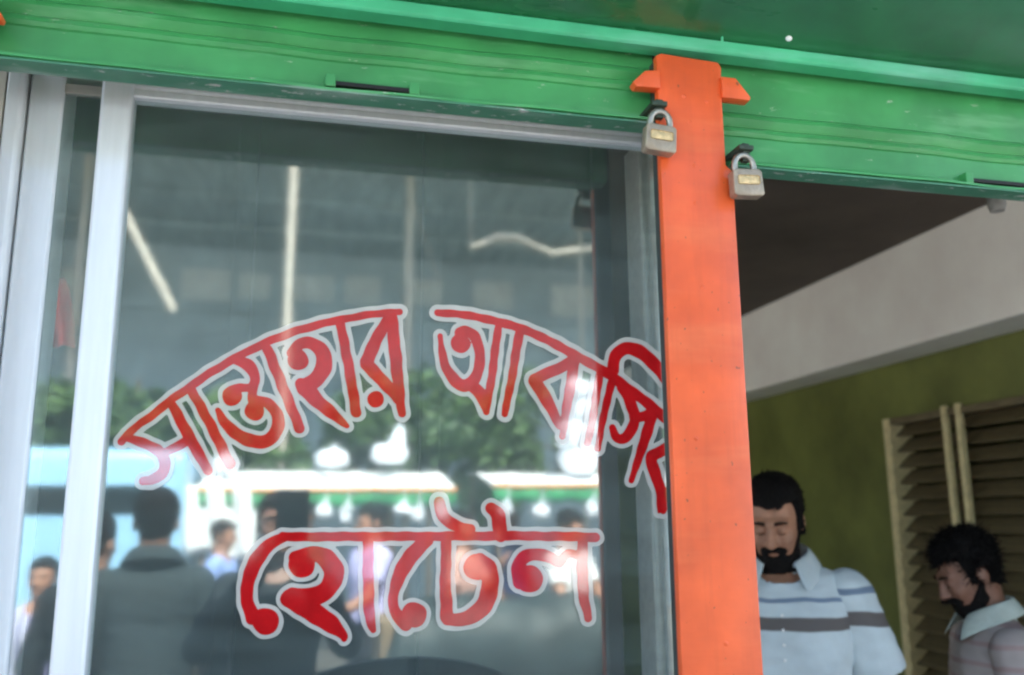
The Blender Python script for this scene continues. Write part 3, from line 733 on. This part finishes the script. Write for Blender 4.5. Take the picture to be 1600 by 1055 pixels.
    temple = .194+.14*ax_-np.clip(hy+.030, 0, .05)*1.4
    line = np.where(hy < -.030, front, temple)
    line = np.where((ax_ > .050) & (hy > -.030) & (hy < -.004), .100, line)          # sideburn
    line = np.where((ax_ > .050) & (hy >= -.004) & (hy < .038), .148, line)         # over the ear
    line = np.where(hy >= .038, .075-(hy-.038)*.4, line)                             # nape
    hair = np.maximum(hd-th, (line-hz)*.7+.005*nzs(hx, hy, hz, 150, 2))
    def emit(nm, Fa, sl_r, mat):
        lo_ = [skinF.ax[i][sl_r[i]][0] for i in range(3)]
        v, fc = surface_nets(Fa, lo_, h)
        return mesh_obj(nm, v*sc, fc, mat, S, True, local=True)
    vb, fb = skinF.mesh()
    body = mesh_obj('body', vb*sc, fb, skin_m, S, True, local=True)
    emit('hair', hair, sl0, hair_m)
    if beard:
        edge = .046+.95*np.clip(hy+.058, 0, .12)                                   # cheek line rising to the ear
        must = np.maximum((np.sqrt((hx/.040)**2+((hz-.062)/.0205)**2)-1)*.02, hy+.052)
        zone = np.minimum(np.maximum(hz-edge, np.clip((hy+.060)*.55, -.004, .05)-hz), must)
        lip = np.sqrt((hx/.018)**2+((hz-.0555)/.0075)**2)-1
        zone = np.maximum(zone, -lip*.012)
        bd = np.maximum(hd-beard*np.clip(1-(hy+.03)*9, .35, 1)-.0015*nzs(hx, hy, hz, 230, 5), zone)
        bd = np.maximum(bd, hy-.004)
        emit('beard', bd, sl0, hair_m)
    if face:
        for sx in (-1, 1):
            pb = [hp_(sx*.014, -.0975, .1525), hp_(sx*.030, -.0945, .1555), hp_(sx*.050, -.082, .1515)]
            MB().tube([tuple(q*sc) for q in pb], [.0052*sc, .0058*sc, .0026*sc], 8).build('eyebrow', BROW, S, True, local=True)
            pl_ = [hp_(sx*.018, -.0905, .121), hp_(sx*.031, -.0925, .1185), hp_(sx*.044, -.0875, .121)]
            MB().tube([tuple(q*sc) for q in pl_], [.0008*sc, .0018*sc, .0008*sc], 6).build('eyelash', BROW, S, True, local=True)
    # --- shirt: cut at the neck, the hem and the cuffs; a few folds
    X, Y, Z = cl.grid()
    fold = .006*nzs(X, Y*.6, Z*.35+.25*X, 34, 2)+.003*nzs(X+.3*Z, Y, Z, 75, 4)
    D = cl.F+fold
    D = np.maximum(D, .84-Z)
    nb = up((0, -.005, 1.475)); D = np.maximum(D, -(np.sqrt(((X-nb[0])/1.0)**2+((Y-nb[1])/1.15)**2+((Z-nb[2])/1.0)**2)-.083))
    v, fc = surface_nets(D.astype(np.float32), cl.lo, cl.h); mesh_obj('shirt', v*sc, fc, shirt_m, S, True, local=True)
    D = sl_.F+fold
    for i, sx in enumerate((-1, 1)):
        if sleeve == 'short':
            sh = up((sx*.172*b, .012, 1.395)); el = np.array(arms[i][0]); d = (el-sh); L = np.linalg.norm(d); d /= L
            cut = (X-sh[0])*d[0]+(Y-sh[1])*d[1]+(Z-sh[2])*d[2]-L*sleeve_len
            D = np.where(X*sx > 0, np.maximum(D, cut), D)
    for sx in (-1, 1):
        Ds = np.where(X*sx > 0.03, D, .1)
        v, fc = surface_nets(Ds.astype(np.float32), sl_.lo, sl_.h); mesh_obj('sleeve', v*sc, fc, sleeve_m or shirt_m, S, True, local=True)
    if collar:
        # two folded leaves standing round the neck and falling to points in front
        n = 26; V = []; Fc = []
        for i in range(n+1):
            a = rad(28+(304)*i/n); fr_ = abs(i/n-.5)*2           # 0 at the nape, 1 at the front
            ca, sa = math.sin(a), -math.cos(a)
            top = up((.080*ca*1.02, .026+.082*sa, 1.572-.060*fr_**2)); mid = up((.096*ca, .022+.102*sa, 1.556-.062*fr_**2))
            low = up((.128*ca+.012*np.sign(ca)*fr_**6, .014+.132*sa-.022*fr_**3, 1.512-.100*fr_**2.2))
            inn = up((.078*ca, .026+.086*sa, 1.46-.02*fr_))
            V += [tuple(np.array(q)*sc) for q in (inn, top, mid, low)]
        for i in range(n):
            for j in range(3): a = i*4+j; Fc.append((a, a+4, a+5, a+1))
        o = mesh_obj('collar', V, Fc, collar, S, True, local=True)
        md = o.modifiers.new('thick', 'SOLIDIFY'); md.thickness = .005*sc; md.offset = 0
        md = o.modifiers.new('soft', 'SUBSURF'); md.levels = 1; md.render_levels = 2
    X, Y, Z = tr.grid(); D = np.maximum(tr.F+.004*nzs(X, Y, Z*.5, 34, 6), np.maximum(.07-Z, Z-1.03))
    v, fc = surface_nets(D.astype(np.float32), tr.lo, tr.h); mesh_obj('trousers', v*sc, fc, trou_m, S, True, local=True)
    for sx in (-1, 1):
        sh_ = Field((sx*.11-.09, -.24, -.02), (sx*.11+.09, .14, .16), .01)
        sh_.cone((sx*.105, .035, .05), (sx*.117, -.14, .04), .050, .042, k=.03); sh_.cone((sx*.105, .02, .06), (sx*.105, .02, .11), .05, .05, k=.03)
        xs_, ys_, zs_ = sh_.grid(); v, fc = surface_nets(np.maximum(sh_.F, np.maximum(.0-zs_, zs_-.11)).astype(np.float32), sh_.lo, .01)
        mesh_obj('shoe', v*sc, fc, shoe_m, S, True, local=True)
    return S

SK1 = skin('brown_skin', (.37, .18, .11)); SK2 = skin('darkened_brown_skin', (.21, .10, .065))  # second skin is darkened for the shadow the bowing man stands in
HAIR = basic('black_hair', (.006, .005, .005), .7, .3, 60, bump=.5, bscale=260, spec=.15)
TR_D = cloth('charcoal_trousers', (.03, .032, .04)); TR_B = cloth('brown_trousers', (.13, .10, .07)); SHOE = basic('dark_shoe_leather', (.02, .017, .015), .45, .2, 12)
DKC = cloth('black_cotton', (.014, .018, .021)); DKG = cloth('dark_slate_cotton', (.03, .042, .046))
BASE = (.55, .63, .66)
FL = .11
def zl(px, py, Y): return float(atY(px, py, Y)[2])-FL
YM = 2.34
GREYB, NAVY = (.13, .118, .115), (.17, .23, .32)
POLO = stripes('pale_blue_polo_knit', BASE, [(zl(1240, 944, YM-.13), zl(1240, 937, YM-.13), NAVY), (zl(1240, 989, YM-.13), zl(1240, 968, YM-.13), GREYB)])
POLO_S = stripes('pale_blue_polo_sleeve', BASE, [(zl(1355, 928, YM-.1), zl(1355, 918, YM-.1), NAVY), (zl(1365, 976, YM-.1), zl(1365, 954, YM-.1), GREYB)])
POLO_C = cloth('pale_blue_polo_collar', BASE, .04)
PLAID = stripes('faded_check_shirt', (.36, .31, .29), [(.9+.05*k, .912+.05*k, (.32, .23, .22)) for k in range(11)])
PLAID_C = cloth('pale_green_grey_collar', (.46, .52, .47), .15)
m1 = atY(1209, 748, YM); H1 = m1[2]-FL+.04
MAN1 = person('bearded man in a pale blue polo shirt with dark stripes standing in the doorway', (m1[0], YM, FL), rad(-30), H=H1, h=.0058,
       skin_m=SK1, hair_m=HAIR, shirt_m=POLO, sleeve_m=POLO_S, trou_m=TR_D, shoe_m=SHOE, build=1.1, bow=rad(21), turn=rad(-8), beard=.009, collar=POLO_C, neck=1.508,
       arms=(((-.30, .02, 1.12), (-.28, -.16, .93)), ((.285, .03, 1.12), (.29, -.13, .91))), sleeve_len=.78)
for k in range(4):
    z_ = 1.36-.04*k
    MB().ball((0, (-.158-.006*k)*H1/1.8, z_*H1/1.8), (.0045, .003, .0045), 1).build('button', M_TARP, MAN1, True, local=True)
m2 = atY(1548, 832, 2.20); H2 = m2[2]-FL+.02
MAN2 = person('dark haired man in a faded shirt bowing his head in front of the louvre window', (m2[0]+.045, 2.20, FL), rad(-110), H=H2, h=.0065,
       skin_m=SK2, hair_m=HAIR, shirt_m=PLAID, trou_m=TR_B, shoe_m=SHOE, build=1.02, bow=rad(26), turn=rad(4), beard=.009, curl=.007, collar=PLAID_C, lean=.20,
       arms=(((-.24, -.10, 1.13), (-.10, -.30, 1.20)), ((.25, -.06, 1.12), (.12, -.28, 1.10))))
def strands(man, n, L_, seed, src='hair'):
    """loose hair ends standing off the cap."""
    hair = [c for c in man.children if c.name.split('.')[0] == src][0]; me = hair.data
    rr = np.random.default_rng(seed); V = []; Fc = []
    co = np.zeros(len(me.vertices)*3); me.vertices.foreach_get('co', co); co = co.reshape(-1, 3)
    no = np.zeros(len(me.vertices)*3); me.vertex_normals.foreach_get('vector', no); no = no.reshape(-1, 3)
    for i in rr.integers(0, len(co), n):
        d_ = no[i]+rr.normal(size=3)*.75; d_ /= np.linalg.norm(d_); w_ = np.cross(d_, rr.normal(size=3)); w_ /= np.linalg.norm(w_)+1e-9
        l_ = L_*rr.uniform(.4, 1); q = len(V); p_ = co[i]-no[i]*.002; b_ = rr.normal(size=3)*l_*.3
        V += [tuple(p_-w_*.0016), tuple(p_+w_*.0016), tuple(p_+d_*l_*.6+w_*.001+b_*.4), tuple(p_+d_*l_+b_)]; Fc.append((q, q+1, q+2, q+3))
    o = mesh_obj('hair_ends', V, Fc, HAIR, man, False, local=True); o['kind'] = 'stuff'
strands(MAN1, 1800, .007, 3, 'beard'); strands(MAN2, 1500, .008, 4, 'beard')
strands(MAN1, 2600, .010, 1); strands(MAN2, 5200, .026, 2)
# people in the street, seen in the glass
def street_person(px, py, Y, label, rz, H, **kw):
    p_ = mir(px, py, Y); z0 = .10 if Y > -.9 else -.004
    if H is None: H = (p_[2]-z0)+.012
    g = dict(skin_m=SK2, hair_m=HAIR, trou_m=TR_D, shoe_m=SHOE, h=.011, group='people in the street')
    g.update(kw)
    return person(label, (p_[0], Y, z0), rz, H=H, **g)
PI = math.pi
# the photographer behind the camera, phone held up at the lens
ph = person('photographer in dark clothes holding up a phone towards the glass door', (-.05, -.52, -.012+.112), PI, H=1.62, h=.010, skin_m=SK2, hair_m=HAIR,
            shirt_m=DKC, trou_m=TR_D, shoe_m=SHOE, sleeve='long', bow=rad(-4), group='people in the street',
            arms=(((-.26, -.20, 1.22), (-.10, -.40, 1.50)), ((.26, -.20, 1.22), (.06, -.40, 1.50))))
phone = thing('phone', 'dark phone in the hands of the photographer', 'phone', (-.01, -.035, 1.535))
MB().box(-.055, .045, -.045, -.032, 1.535, 1.70, .004).build('phone_body', M_BLACK, phone, True)
MB().ball((0, -.032, 1.6), (.006, .002, .006), 1).build('phone_lens', M_DARKGLASS, phone, True)
SLATE2 = cloth('dark_teal_cotton', (.035, .06, .06))
street_person(248, 764, -.75, 'tall bystander in dark clothes beside the photographer', -.1, None, collar=DKG, shirt_m=DKG, sleeve='long')
street_person(158, 800, -1.15, 'shorter bystander in dark clothes behind the tall bystander', .3, None, shirt_m=DKC, sleeve='long', skin_m=SK1)
STR = stripes('lavender_striped_cotton', (.5, .5, .62), [(-.5+.045*k, -.5+.045*k+.018, (.16, .15, .28)) for k in range(22)], axis='X')
street_person(66, 872, -2.4, 'person in a lavender shirt with dark vertical stripes', PI+.1, None, shirt_m=STR, skin_m=SK1)
street_person(343, 813, -4.6, 'man in a blue shirt under the end of the white awning', PI-1.3, None, lean=.1, bow=rad(8), shirt_m=cloth('blue_cotton', (.26, .36, .66)), skin_m=SK1)
street_person(578, 786, -3.6, 'man in a lavender shirt walking past the dark cart', PI+1.2, None, bow=rad(10), arms=(((-.25, -.12, 1.14), (-.20, -.36, 1.02)), ((.26, .14, 1.14), (.24, .05, .90))), shirt_m=cloth('lavender_cotton', (.55, .52, .78)), skin_m=SK1)
street_person(722, 800, -3.7, 'person in a salmon shirt beside the man in lavender', PI-1.0, None, lean=.08, turn=rad(25), arms=(((-.22, -.16, 1.16), (-.08, -.30, 1.38)), ((.24, .0, 1.13), (.22, -.06, .88))), build=.9, shirt_m=cloth('salmon_cotton', (.62, .36, .30)), skin_m=SK1)
street_person(888, 796, -3.4, 'man in a bright white shirt at the dark cart', PI-.6, None, bow=rad(18), turn=rad(-20), arms=(((-.24, -.10, 1.14), (-.12, -.33, 1.05)), ((.24, -.12, 1.14), (.10, -.34, 1.08))), shirt_m=cloth('white_cotton', (.82, .80, .78)), skin_m=SK1)
street_person(470, 782, -4.9, 'man in a dark green shirt under the white awning', PI+.9, None, shirt_m=cloth('bottle_green_cotton', (.03, .09, .06)))
street_person(800, 790, -5.4, 'man in a navy shirt behind the white shirted man', PI-.7, None, shirt_m=cloth('navy_cotton', (.03, .045, .12)))
# ================================================================== THE STREET BEHIND THE CAMERA (seen in the glass)
def awning_stall(label, x0, x1, Y, zt, zb, seed):
    s = thing('market_stall', label, 'stall', ((x0+x1)/2, Y, -.004), 'market stalls with white awnings')
    rr = np.random.default_rng(seed); n = 36; V = []; Fc = []; rows = 7
    for i in range(n+1):
        x = x0+(x1-x0)*i/n; sag = .035*math.sin(i/n*math.pi*5)**2+rr.uniform(-.008, .008)
        for j in range(rows):
            v = j/(rows-1)
            V.append((x, Y+.55-1.3*v, zb+.06+(zt-zb-.06)*math.sin(v*math.pi*.5)-sag*math.sin(math.pi*v)+rr.uniform(-.008, .008)))
    for i in range(n):
        for j in range(rows-1): a = i*rows+j; Fc.append((a, a+1, a+rows+1, a+rows))
    o = mesh_obj('awning', V, Fc, M_TARP, s, True); md = o.modifiers.new('t', 'SOLIDIFY'); md.thickness = .012
    V = []; Fc = []; n = 60
    for i in range(n+1):
        x = x0+(x1-x0)*i/n; w_ = .008*math.sin(i*.7)+rr.uniform(-.012, .012)
        V += [(x, Y+.555+w_*.3, zb+.062), (x, Y+.56+w_, zb-.015), (x, Y+.56+w_, zb-.085+rr.uniform(-.02, .012))]
    Fc = [(i*3+j, i*3+j+3, i*3+j+4, i*3+j+1) for i in range(n) for j in (0, 1)]
    o = mesh_obj('valance', V, Fc, M_TARPG, s, True); md = o.modifiers.new('t', 'SOLIDIFY'); md.thickness = .006
    MB().box(x0, x1, Y+.564, Y+.582, zb+.035, zb+.066, .004).build('piping', M_TARPO, s)
    for x in (x0+.06, x1-.06):
        for y in (Y+.50, Y-.70): MB().tube([(x, y, -.004), (x, y, (zb+.05 if y > Y else zt-.02))], .02, 8).build('pole', M_WOOD, s, True)
    MB().box(x0+.08, x1-.08, Y-.45, Y+.2, .72, .76, .006).build('table_top', M_WOOD, s)
    for x in (x0+.14, x1-.14):
        for y in (Y-.40, Y+.15): MB().box(x-.025, x+.025, y-.025, y+.025, -.004, .72).build('leg', M_WOOD, s)
    return s
a = mir(312, 728, -5.0); b = mir(712, 785, -5.0)
awning_stall('long market stall under a white awning with green valance', a[0], b[0], -5.5, a[2]+.02, b[2]+.06, 1)
c = mir(768, 732, -5.0); d = mir(1090, 775, -5.0)
awning_stall('short market stall with sacks piled on its white awning', c[0], d[0], -5.5, c[2]+.02, d[2]+.04, 2)
def sack(label, c, r, seed, grp='white sacks on the stall awnings'):
    V = []; rr = np.random.default_rng(seed)
    bm = bmesh.new(); bmesh.ops.create_icosphere(bm, subdivisions=3, radius=1)
    v = np.array([x.co for x in bm.verts]); fc = [[q.index for q in f_.verts] for f_ in bm.faces]; bm.free()
    q = np.sign(v)*np.abs(v)**.75; q *= (1+.10*nzs(v[:, 0], v[:, 1], v[:, 2], 4.5, seed))[:, None]
    o = mesh_obj('sack', q*np.array(r), fc, M_SACK, None, True); o.location = c
    o['label'] = label; o['category'] = 'sack'; o['group'] = grp
    t_ = MB().tube([(0, 0, r[2]*.75), (.01, 0, r[2]*1.05), (.03, .01, r[2]*1.25)], [.05, .025, .05], 8)
    t_.build('tied_neck', M_SACK, o, True, local=True); return o
k = 0
for px, py, rw, rh, lb in ((905, 716, .19, .14, 'widest white sack at the base of the pile on the short stall'), (893, 680, .14, .13, 'white sack resting on the wide base sack, on the long stall side'), (925, 672, .14, .13, 'white sack resting on the wide base sack, on the post side'),
        (908, 642, .15, .12, 'single white sack across the middle of the pile'), (898, 612, .11, .11, 'small white sack on top of the pile, on the long stall side'), (928, 612, .11, .10, 'small white sack on top of the pile, on the post side')):
    p = mir(px, py, -5.45); k += 1
    sack(lb, (p[0], -5.5+.03*(k % 3), p[2]+.0), (rw, .18, rh*1.12), k)
for px, py, rw, rh, lb in ((520, 712, .15, .08, 'flat white bundle on the middle of the long stall awning'), (612, 704, .17, .10, 'broad white bundle on the long stall awning'), (625, 688, .07, .14, 'narrow upright white bundle on the long stall awning'), (350, 722, .12, .08, 'small white bundle at the van end of the long stall awning')):
    p = mir(px, py, -5.45); k += 1
    sack(lb, (p[0], -5.6, p[2]-.02), (rw, .15, rh), k)

def hang_bag(label, px, py, w_, h_, seed, Y=-4.93):  # white bags added to give the reflection ragged bright bits
    p_ = mir(px, py, Y); rr = np.random.default_rng(seed)
    o = sack(label, (p_[0], Y, p_[2]), (w_, w_*.7, h_), seed, 'added white bags for bright bits under the awnings')
    o.name = 'added_white_bag'; o['category'] = 'bag'
    MB().tube([(.03, .01, h_*1.2), (.02, 0, h_*1.2+.12)], .006, 6).build('string', M_SACK, o, local=True)
for i, (px, py, w_, h_) in enumerate(((505, 800, .07, .06), (540, 806, .05, .07), (628, 798, .08, .05), (652, 806, .06, .06), (690, 800, .06, .08), (425, 800, .05, .05))):
    hang_bag('added white bag for a bright bit under the long stall valance', px, py, w_, h_, 70+i)
for i, (px, py, w_, h_) in enumerate(((790, 796, .06, .05), (845, 800, .08, .06), (925, 796, .06, .07))):
    hang_bag('added white bag for a bright bit under the short stall valance', px, py, w_, h_, 80+i)
a = mir(292, 786, -4.9); b = mir(398, 872, -4.9)  # added white sheet stands in for a white glow on the ground
V = []; Fc = []; rr = np.random.default_rng(4)
for i in range(25):
    for j in range(9):
        u, v = i/24, j/8
        V.append((a[0]+(b[0]-a[0])*u, -4.92+.05*math.sin(u*16+v*2), b[2]+.05*math.sin(u*7)+(a[2]+.14-b[2]-.05*math.sin(u*7))*v))
for i in range(24):
    for j in range(8): q = i*9+j; Fc.append((q, q+9, q+10, q+1))
o = mesh_obj('glow_sheet', V, Fc, M_TARP, None, True); md = o.modifiers.new('t', 'SOLIDIFY'); md.thickness = .006
o['label'] = 'added white sheet for the ground glow at the van end of the long stall'; o['category'] = 'sheet'
# dark covered vendor cart in front of the stalls
a = mir(575, 935, -2.9); b = mir(1010, 935, -2.9)
s = thing('vendor_cart', 'vendor cart covered with a dark tarpaulin in the road', 'cart', ((a[0]+b[0])/2, -3.0, -.004))
X0, X1, ZT_ = a[0], b[0], a[2]
V = []; Fc = []; nx, ny = 40, 16; rr = np.random.default_rng(5)
for i in range(nx+1):
    for j in range(ny+1):
        u, v = i/nx, j/ny; e = max(abs(u-.5)*2, abs(v-.5)*2)
        z = ZT_-.05*math.sin(u*9)**2-(0 if e < .8 else (e-.8)/.2*.62)+.02*math.sin(u*31+v*7)
        V.append((X0+(X1-X0)*u, -3.3+.75*v, z))
for i in range(nx):
    for j in range(ny): q = i*(ny+1)+j; Fc.append((q, q+ny+1, q+ny+2, q+1))
o = mesh_obj('cover', V, Fc, M_DKTARP, s, True); md = o.modifiers.new('t', 'SOLIDIFY'); md.thickness = .01
MB().box(X0+.06, X1-.06, -3.24, -2.64, .55, ZT_-.12, .01).build('cart_body', M_WOOD, s)
for x in (X0+.35, X1-.35):
    for y in (-3.34, -2.54):
        w_ = MB(); pts = [(x+.30*math.cos(t*math.pi/12), y, .30+.30*math.sin(t*math.pi/12)) for t in range(25)]
        wo = w_.tube(pts, .022, 8, False).build('wheel', M_TYRE, s, True)
        for t in range(6): MB().tube([(x, y, .30), (x+.29*math.cos(t*math.pi/3), y, .30+.29*math.sin(t*math.pi/3))], .006, 6).build('spoke', M_CHROME, wo)
MB().tube([(X0+.35, -3.34, .30), (X0+.35, -2.54, .30)], .02, 8).build('axle', M_DARKIRON, s); MB().tube([(X1-.35, -3.34, .30), (X1-.35, -2.54, .30)], .02, 8).build('axle', M_DARKIRON, s)
for x in (X0+.35, X1-.35): MB().box(x-.03, x+.03, -3.1, -2.8, .30, .56).build('axle_mount', M_WOOD, s)

# pale blue delivery van, its rear towards the shop
a = mir(62, 696, -4.6); b = mir(292, 700, -4.6)
vx0, vx1, vz = a[0]-.35, b[0], a[2]
s = thing('delivery_van', 'pale blue delivery van parked beside the white stalls', 'van', ((vx0+vx1)/2, -5.6, -.004))
MB().prism([(-4.6, .38), (-4.58, 1.2), (-4.66, vz-.06), (-4.74, vz), (-6.6, vz), (-6.75, vz-.08), (-7.15, 1.25), (-7.7, 1.05), (-7.78, .7), (-7.78, .38)], 'x', vx0, vx1, .05, 3).build('van_body', M_VANBLUE, s, True)
xm = (vx0+vx1)/2
for sx in (-1, 1):
    dr = MB().box(min(xm+sx*.012, xm+sx*(vx1-xm-.06)), max(xm+sx*.012, xm+sx*(vx1-xm-.06)), -4.585, -4.568, .52, vz-.14, .006).build('rear_door', M_VANBLUE, s, True)
    MB().box(xm+sx*.30-.20, xm+sx*.30+.20, -4.570, -4.560, vz-.52, vz-.30, .004).build('door_window', M_DARKGLASS, dr)
    MB().box(xm+sx*.07-.02, xm+sx*.07+.02, -4.57, -4.548, .95, 1.10, .004).build('handle', M_CHROME, dr)
    MB().box(xm+sx*(vx1-xm-.10)-.04, xm+sx*(vx1-xm-.10)+.04, -4.585, -4.556, .62, .85, .006).build('tail_lamp', M_LIGHTR, s)
    for yw in (-5.2, -7.1):
        xw = xm+sx*(vx1-xm-.06)
        wo = MB().tube([(xw-.10, yw, .32), (xw-.085, yw, .32), (xw+.085, yw, .32), (xw+.10, yw, .32)], [.26, .325, .325, .26], 24).build('wheel', M_TYRE, s, True)
        MB().tube([(xw+sx*.09, yw, .32), (xw+sx*.108, yw, .32)], [.19, .17], 16).build('rim', M_CHROME, wo, True)
MB().box(vx0+.02, vx1-.02, -4.57, -4.48, .36, .50, .02).build('bumper', M_DARKIRON, s)
MB().box(xm-.24, xm+.24, -4.566, -4.560, .62, .74, .003).build('number_plate', M_PALE, s)

# trees and shrubs
def tree(label, x, y, Ht, rx, rz_, nleaf, seed, grp='trees behind the stalls'):
    rr = np.random.default_rng(seed)
    s = thing('tree', label, 'tree', (x, y, -.006), grp)
    zc = Ht-rz_; tb = MB().tube([(x, y, -.02), (x+.03, y, zc*.5), (x-.02, y+.02, zc), (x+.03, y, Ht-.3*rz_)], [.085, .07, .055, .02], 8)
    tips = []
    for k_ in range(9):
        a_ = rr.uniform(0, 2*PI); e = np.array([x+rx*.7*math.cos(a_), y+rx*.6*math.sin(a_), zc+rr.uniform(-.5, .7)*rz_]); st = np.array([x, y, zc*rr.uniform(.55, 1)])
        tb.tube([tuple(st), tuple((st+e)/2+np.array([0, 0, .08])), tuple(e)], [.04, .025, .01], 6); tips.append(e)
    tb.build('trunk', M_BARK, s, True)
    cl_ = []
    for k_ in range(26):
        a_ = rr.normal(size=3); a_ /= np.linalg.norm(a_); r_ = rr.uniform(.25, 1.0)
        cl_.append((np.array([x, y, zc])+a_*np.array([rx, rx*.8, rz_])*r_*.85, rr.uniform(.2, .42)*min(rx, rz_)))
    for m_i in range(3):
        n = nleaf//3; V = []; Fc = []
        for i in range(n):
            c_, r_ = cl_[rr.integers(len(cl_))]; d_ = rr.normal(size=3); d_ *= r_*rr.uniform(.5, 1.05)/np.linalg.norm(d_); o_ = c_+d_
            u_ = rr.normal(size=3); u_ /= np.linalg.norm(u_); w_ = np.cross(u_, rr.normal(size=3)); w_ /= np.linalg.norm(w_)+1e-9
            L_ = rr.uniform(.06, .12); q = len(V); n_v = np.cross(u_, w_)*.012
            V += [tuple(o_-u_*L_), tuple(o_+w_*L_*.36+n_v), tuple(o_+u_*L_), tuple(o_-w_*L_*.36+n_v)]; Fc.append((q, q+1, q+2, q+3))
        mesh_obj('crown', V, Fc, M_LEAF[m_i], s)
    return s
spots = [(215, 560, -8.3, .95, .8, 'leafy tree standing behind the pale blue van'), (395, 600, -7.6, .8, .7, 'low leafy tree behind the left end of the long stall'),
         (610, 560, -8.4, 1.0, .85, 'broad leafy tree behind the middle of the long stall'), (780, 565, -7.8, 1.0, .95, 'full leafy tree between the two white stalls'),
         (60, 600, -7.9, .8, .7, 'leafy tree beyond the far side of the van'), (960, 590, -8.2, .9, .8, 'leafy tree behind the short stall with sacks')]
for i, (px, py, Y, rx, rz_, lb) in enumerate(spots):
    p = mir(px, py, Y); tree(lb, p[0], Y, p[2], rx, rz_, 5400, 40+i)

# big tin-roofed shed across the street with a plastered rear building
SZ = 6.35
shed = thing('market_shed', 'large open shed with a tin roof on beige pipe posts across the street', 'shed', (2.0, -9.5, -.006))
V = []; Fc = []; n = 420; x0, x1 = -9.0, 13.0
for i in range(n+1):
    x = x0+(x1-x0)*i/n; z = .022*math.sin(i*math.pi/3)
    V += [(x, -6.9, SZ+.40+z), (x, -13.0, SZ-.05+z)]
Fc = [(2*i, 2*i+1, 2*i+3, 2*i+2) for i in range(n)]
o = mesh_obj('roof_sheet', V, Fc, M_TIN, shed, True); md = o.modifiers.new('t', 'SOLIDIFY'); md.thickness = .01
for y in (-7.1, -8.2, -9.4, -10.6, -11.8):
    z = SZ-.02+(y+12.75)*.077-.03
    MB().box(x0, x1, y-.05, y+.05, z-.10, z, .006).build('purlin', M_TIN, shed)
p1 = mir(455, 300, -7.0); p2 = mir(640, 300, -9.2)
for px, Y, r_ in ((455, -7.3, .05), (640, -9.2, .06), (130, -9.4, .05), (905, -9.4, .03)):
    q = mir(px, 350, Y); MB().tube([(q[0], Y, -.006), (q[0], Y, SZ-.10+(Y+12.75)*.077)], r_, 14).build('pipe_post', M_POST, shed, True)
q = mir(640, 300, -9.2); MB().tube([(q[0]+.05, -9.2, SZ-.3), (q[0]+.45, -9.2, SZ-1.5), (q[0]+.08, -9.2, SZ-1.55)], .012, 6).build('stay_rod', M_POST, shed)
a = mir(735, 388, -8.0); b = mir(800, 372, -8.0); c = mir(860, 396, -8.0); d = mir(1180, 360, -8.0)
MB().tube([(a[0], -8, a[2]), (b[0]-.2, -8, b[2]), (b[0]+.1, -8, b[2]), (c[0], -8, c[2]), (d[0], -8, d[2]), (d[0]+4, -8, d[2]+.2)], [.02, .06, .06, .04, .04, .04], 10).build('bent_pipe', M_POST, shed, True)
MB().tube([(a[0], -8, a[2]), (a[0], -8, SZ-.05)], .01, 6).build('pipe_hanger', M_POST, shed)
q = mir(220, 380, -7.6); q2 = mir(270, 485, -7.6)
MB().tube([(q[0]-.5, -7.6, q[2]+.9), (q2[0], -7.6, q2[2])], .05, 8).build('brace', M_POST, shed, True)
rear = thing('street_building', 'blue grey plastered building with pale shutters behind the shed', 'building', (2.0, -13.6, -.006))
MB().box(-12, 16, -14.6, -12.9, -.02, 7.6).build('wall', M_BLUEGREY, rear)
for px0, px1, py0, py1 in ((285, 360, 420, 474), (375, 420, 428, 470), (462, 520, 430, 474), (540, 592, 432, 478), (640, 690, 436, 480), (740, 800, 440, 486), (860, 930, 445, 500), (100, 160, 420, 480)):
    a = mir(px0, py0, -12.9); b = mir(px1, py1, -12.9)
    wo = MB().box(a[0], b[0], -12.92, -12.86, b[2], a[2], .01).build('window', M_PALE, rear)
    MB().box(a[0]-.06, b[0]+.06, -12.94, -12.80, b[2]-.09, b[2]-.003, .01).build('window_sill', M_BLUEGREY, wo)
for zc_, hh in ((5.15, .16), (3.55, .2)):
    MB().box(-12, 16, -12.94, -12.74, zc_, zc_+hh, .01).build('ledge', M_BLUEGREY, rear)
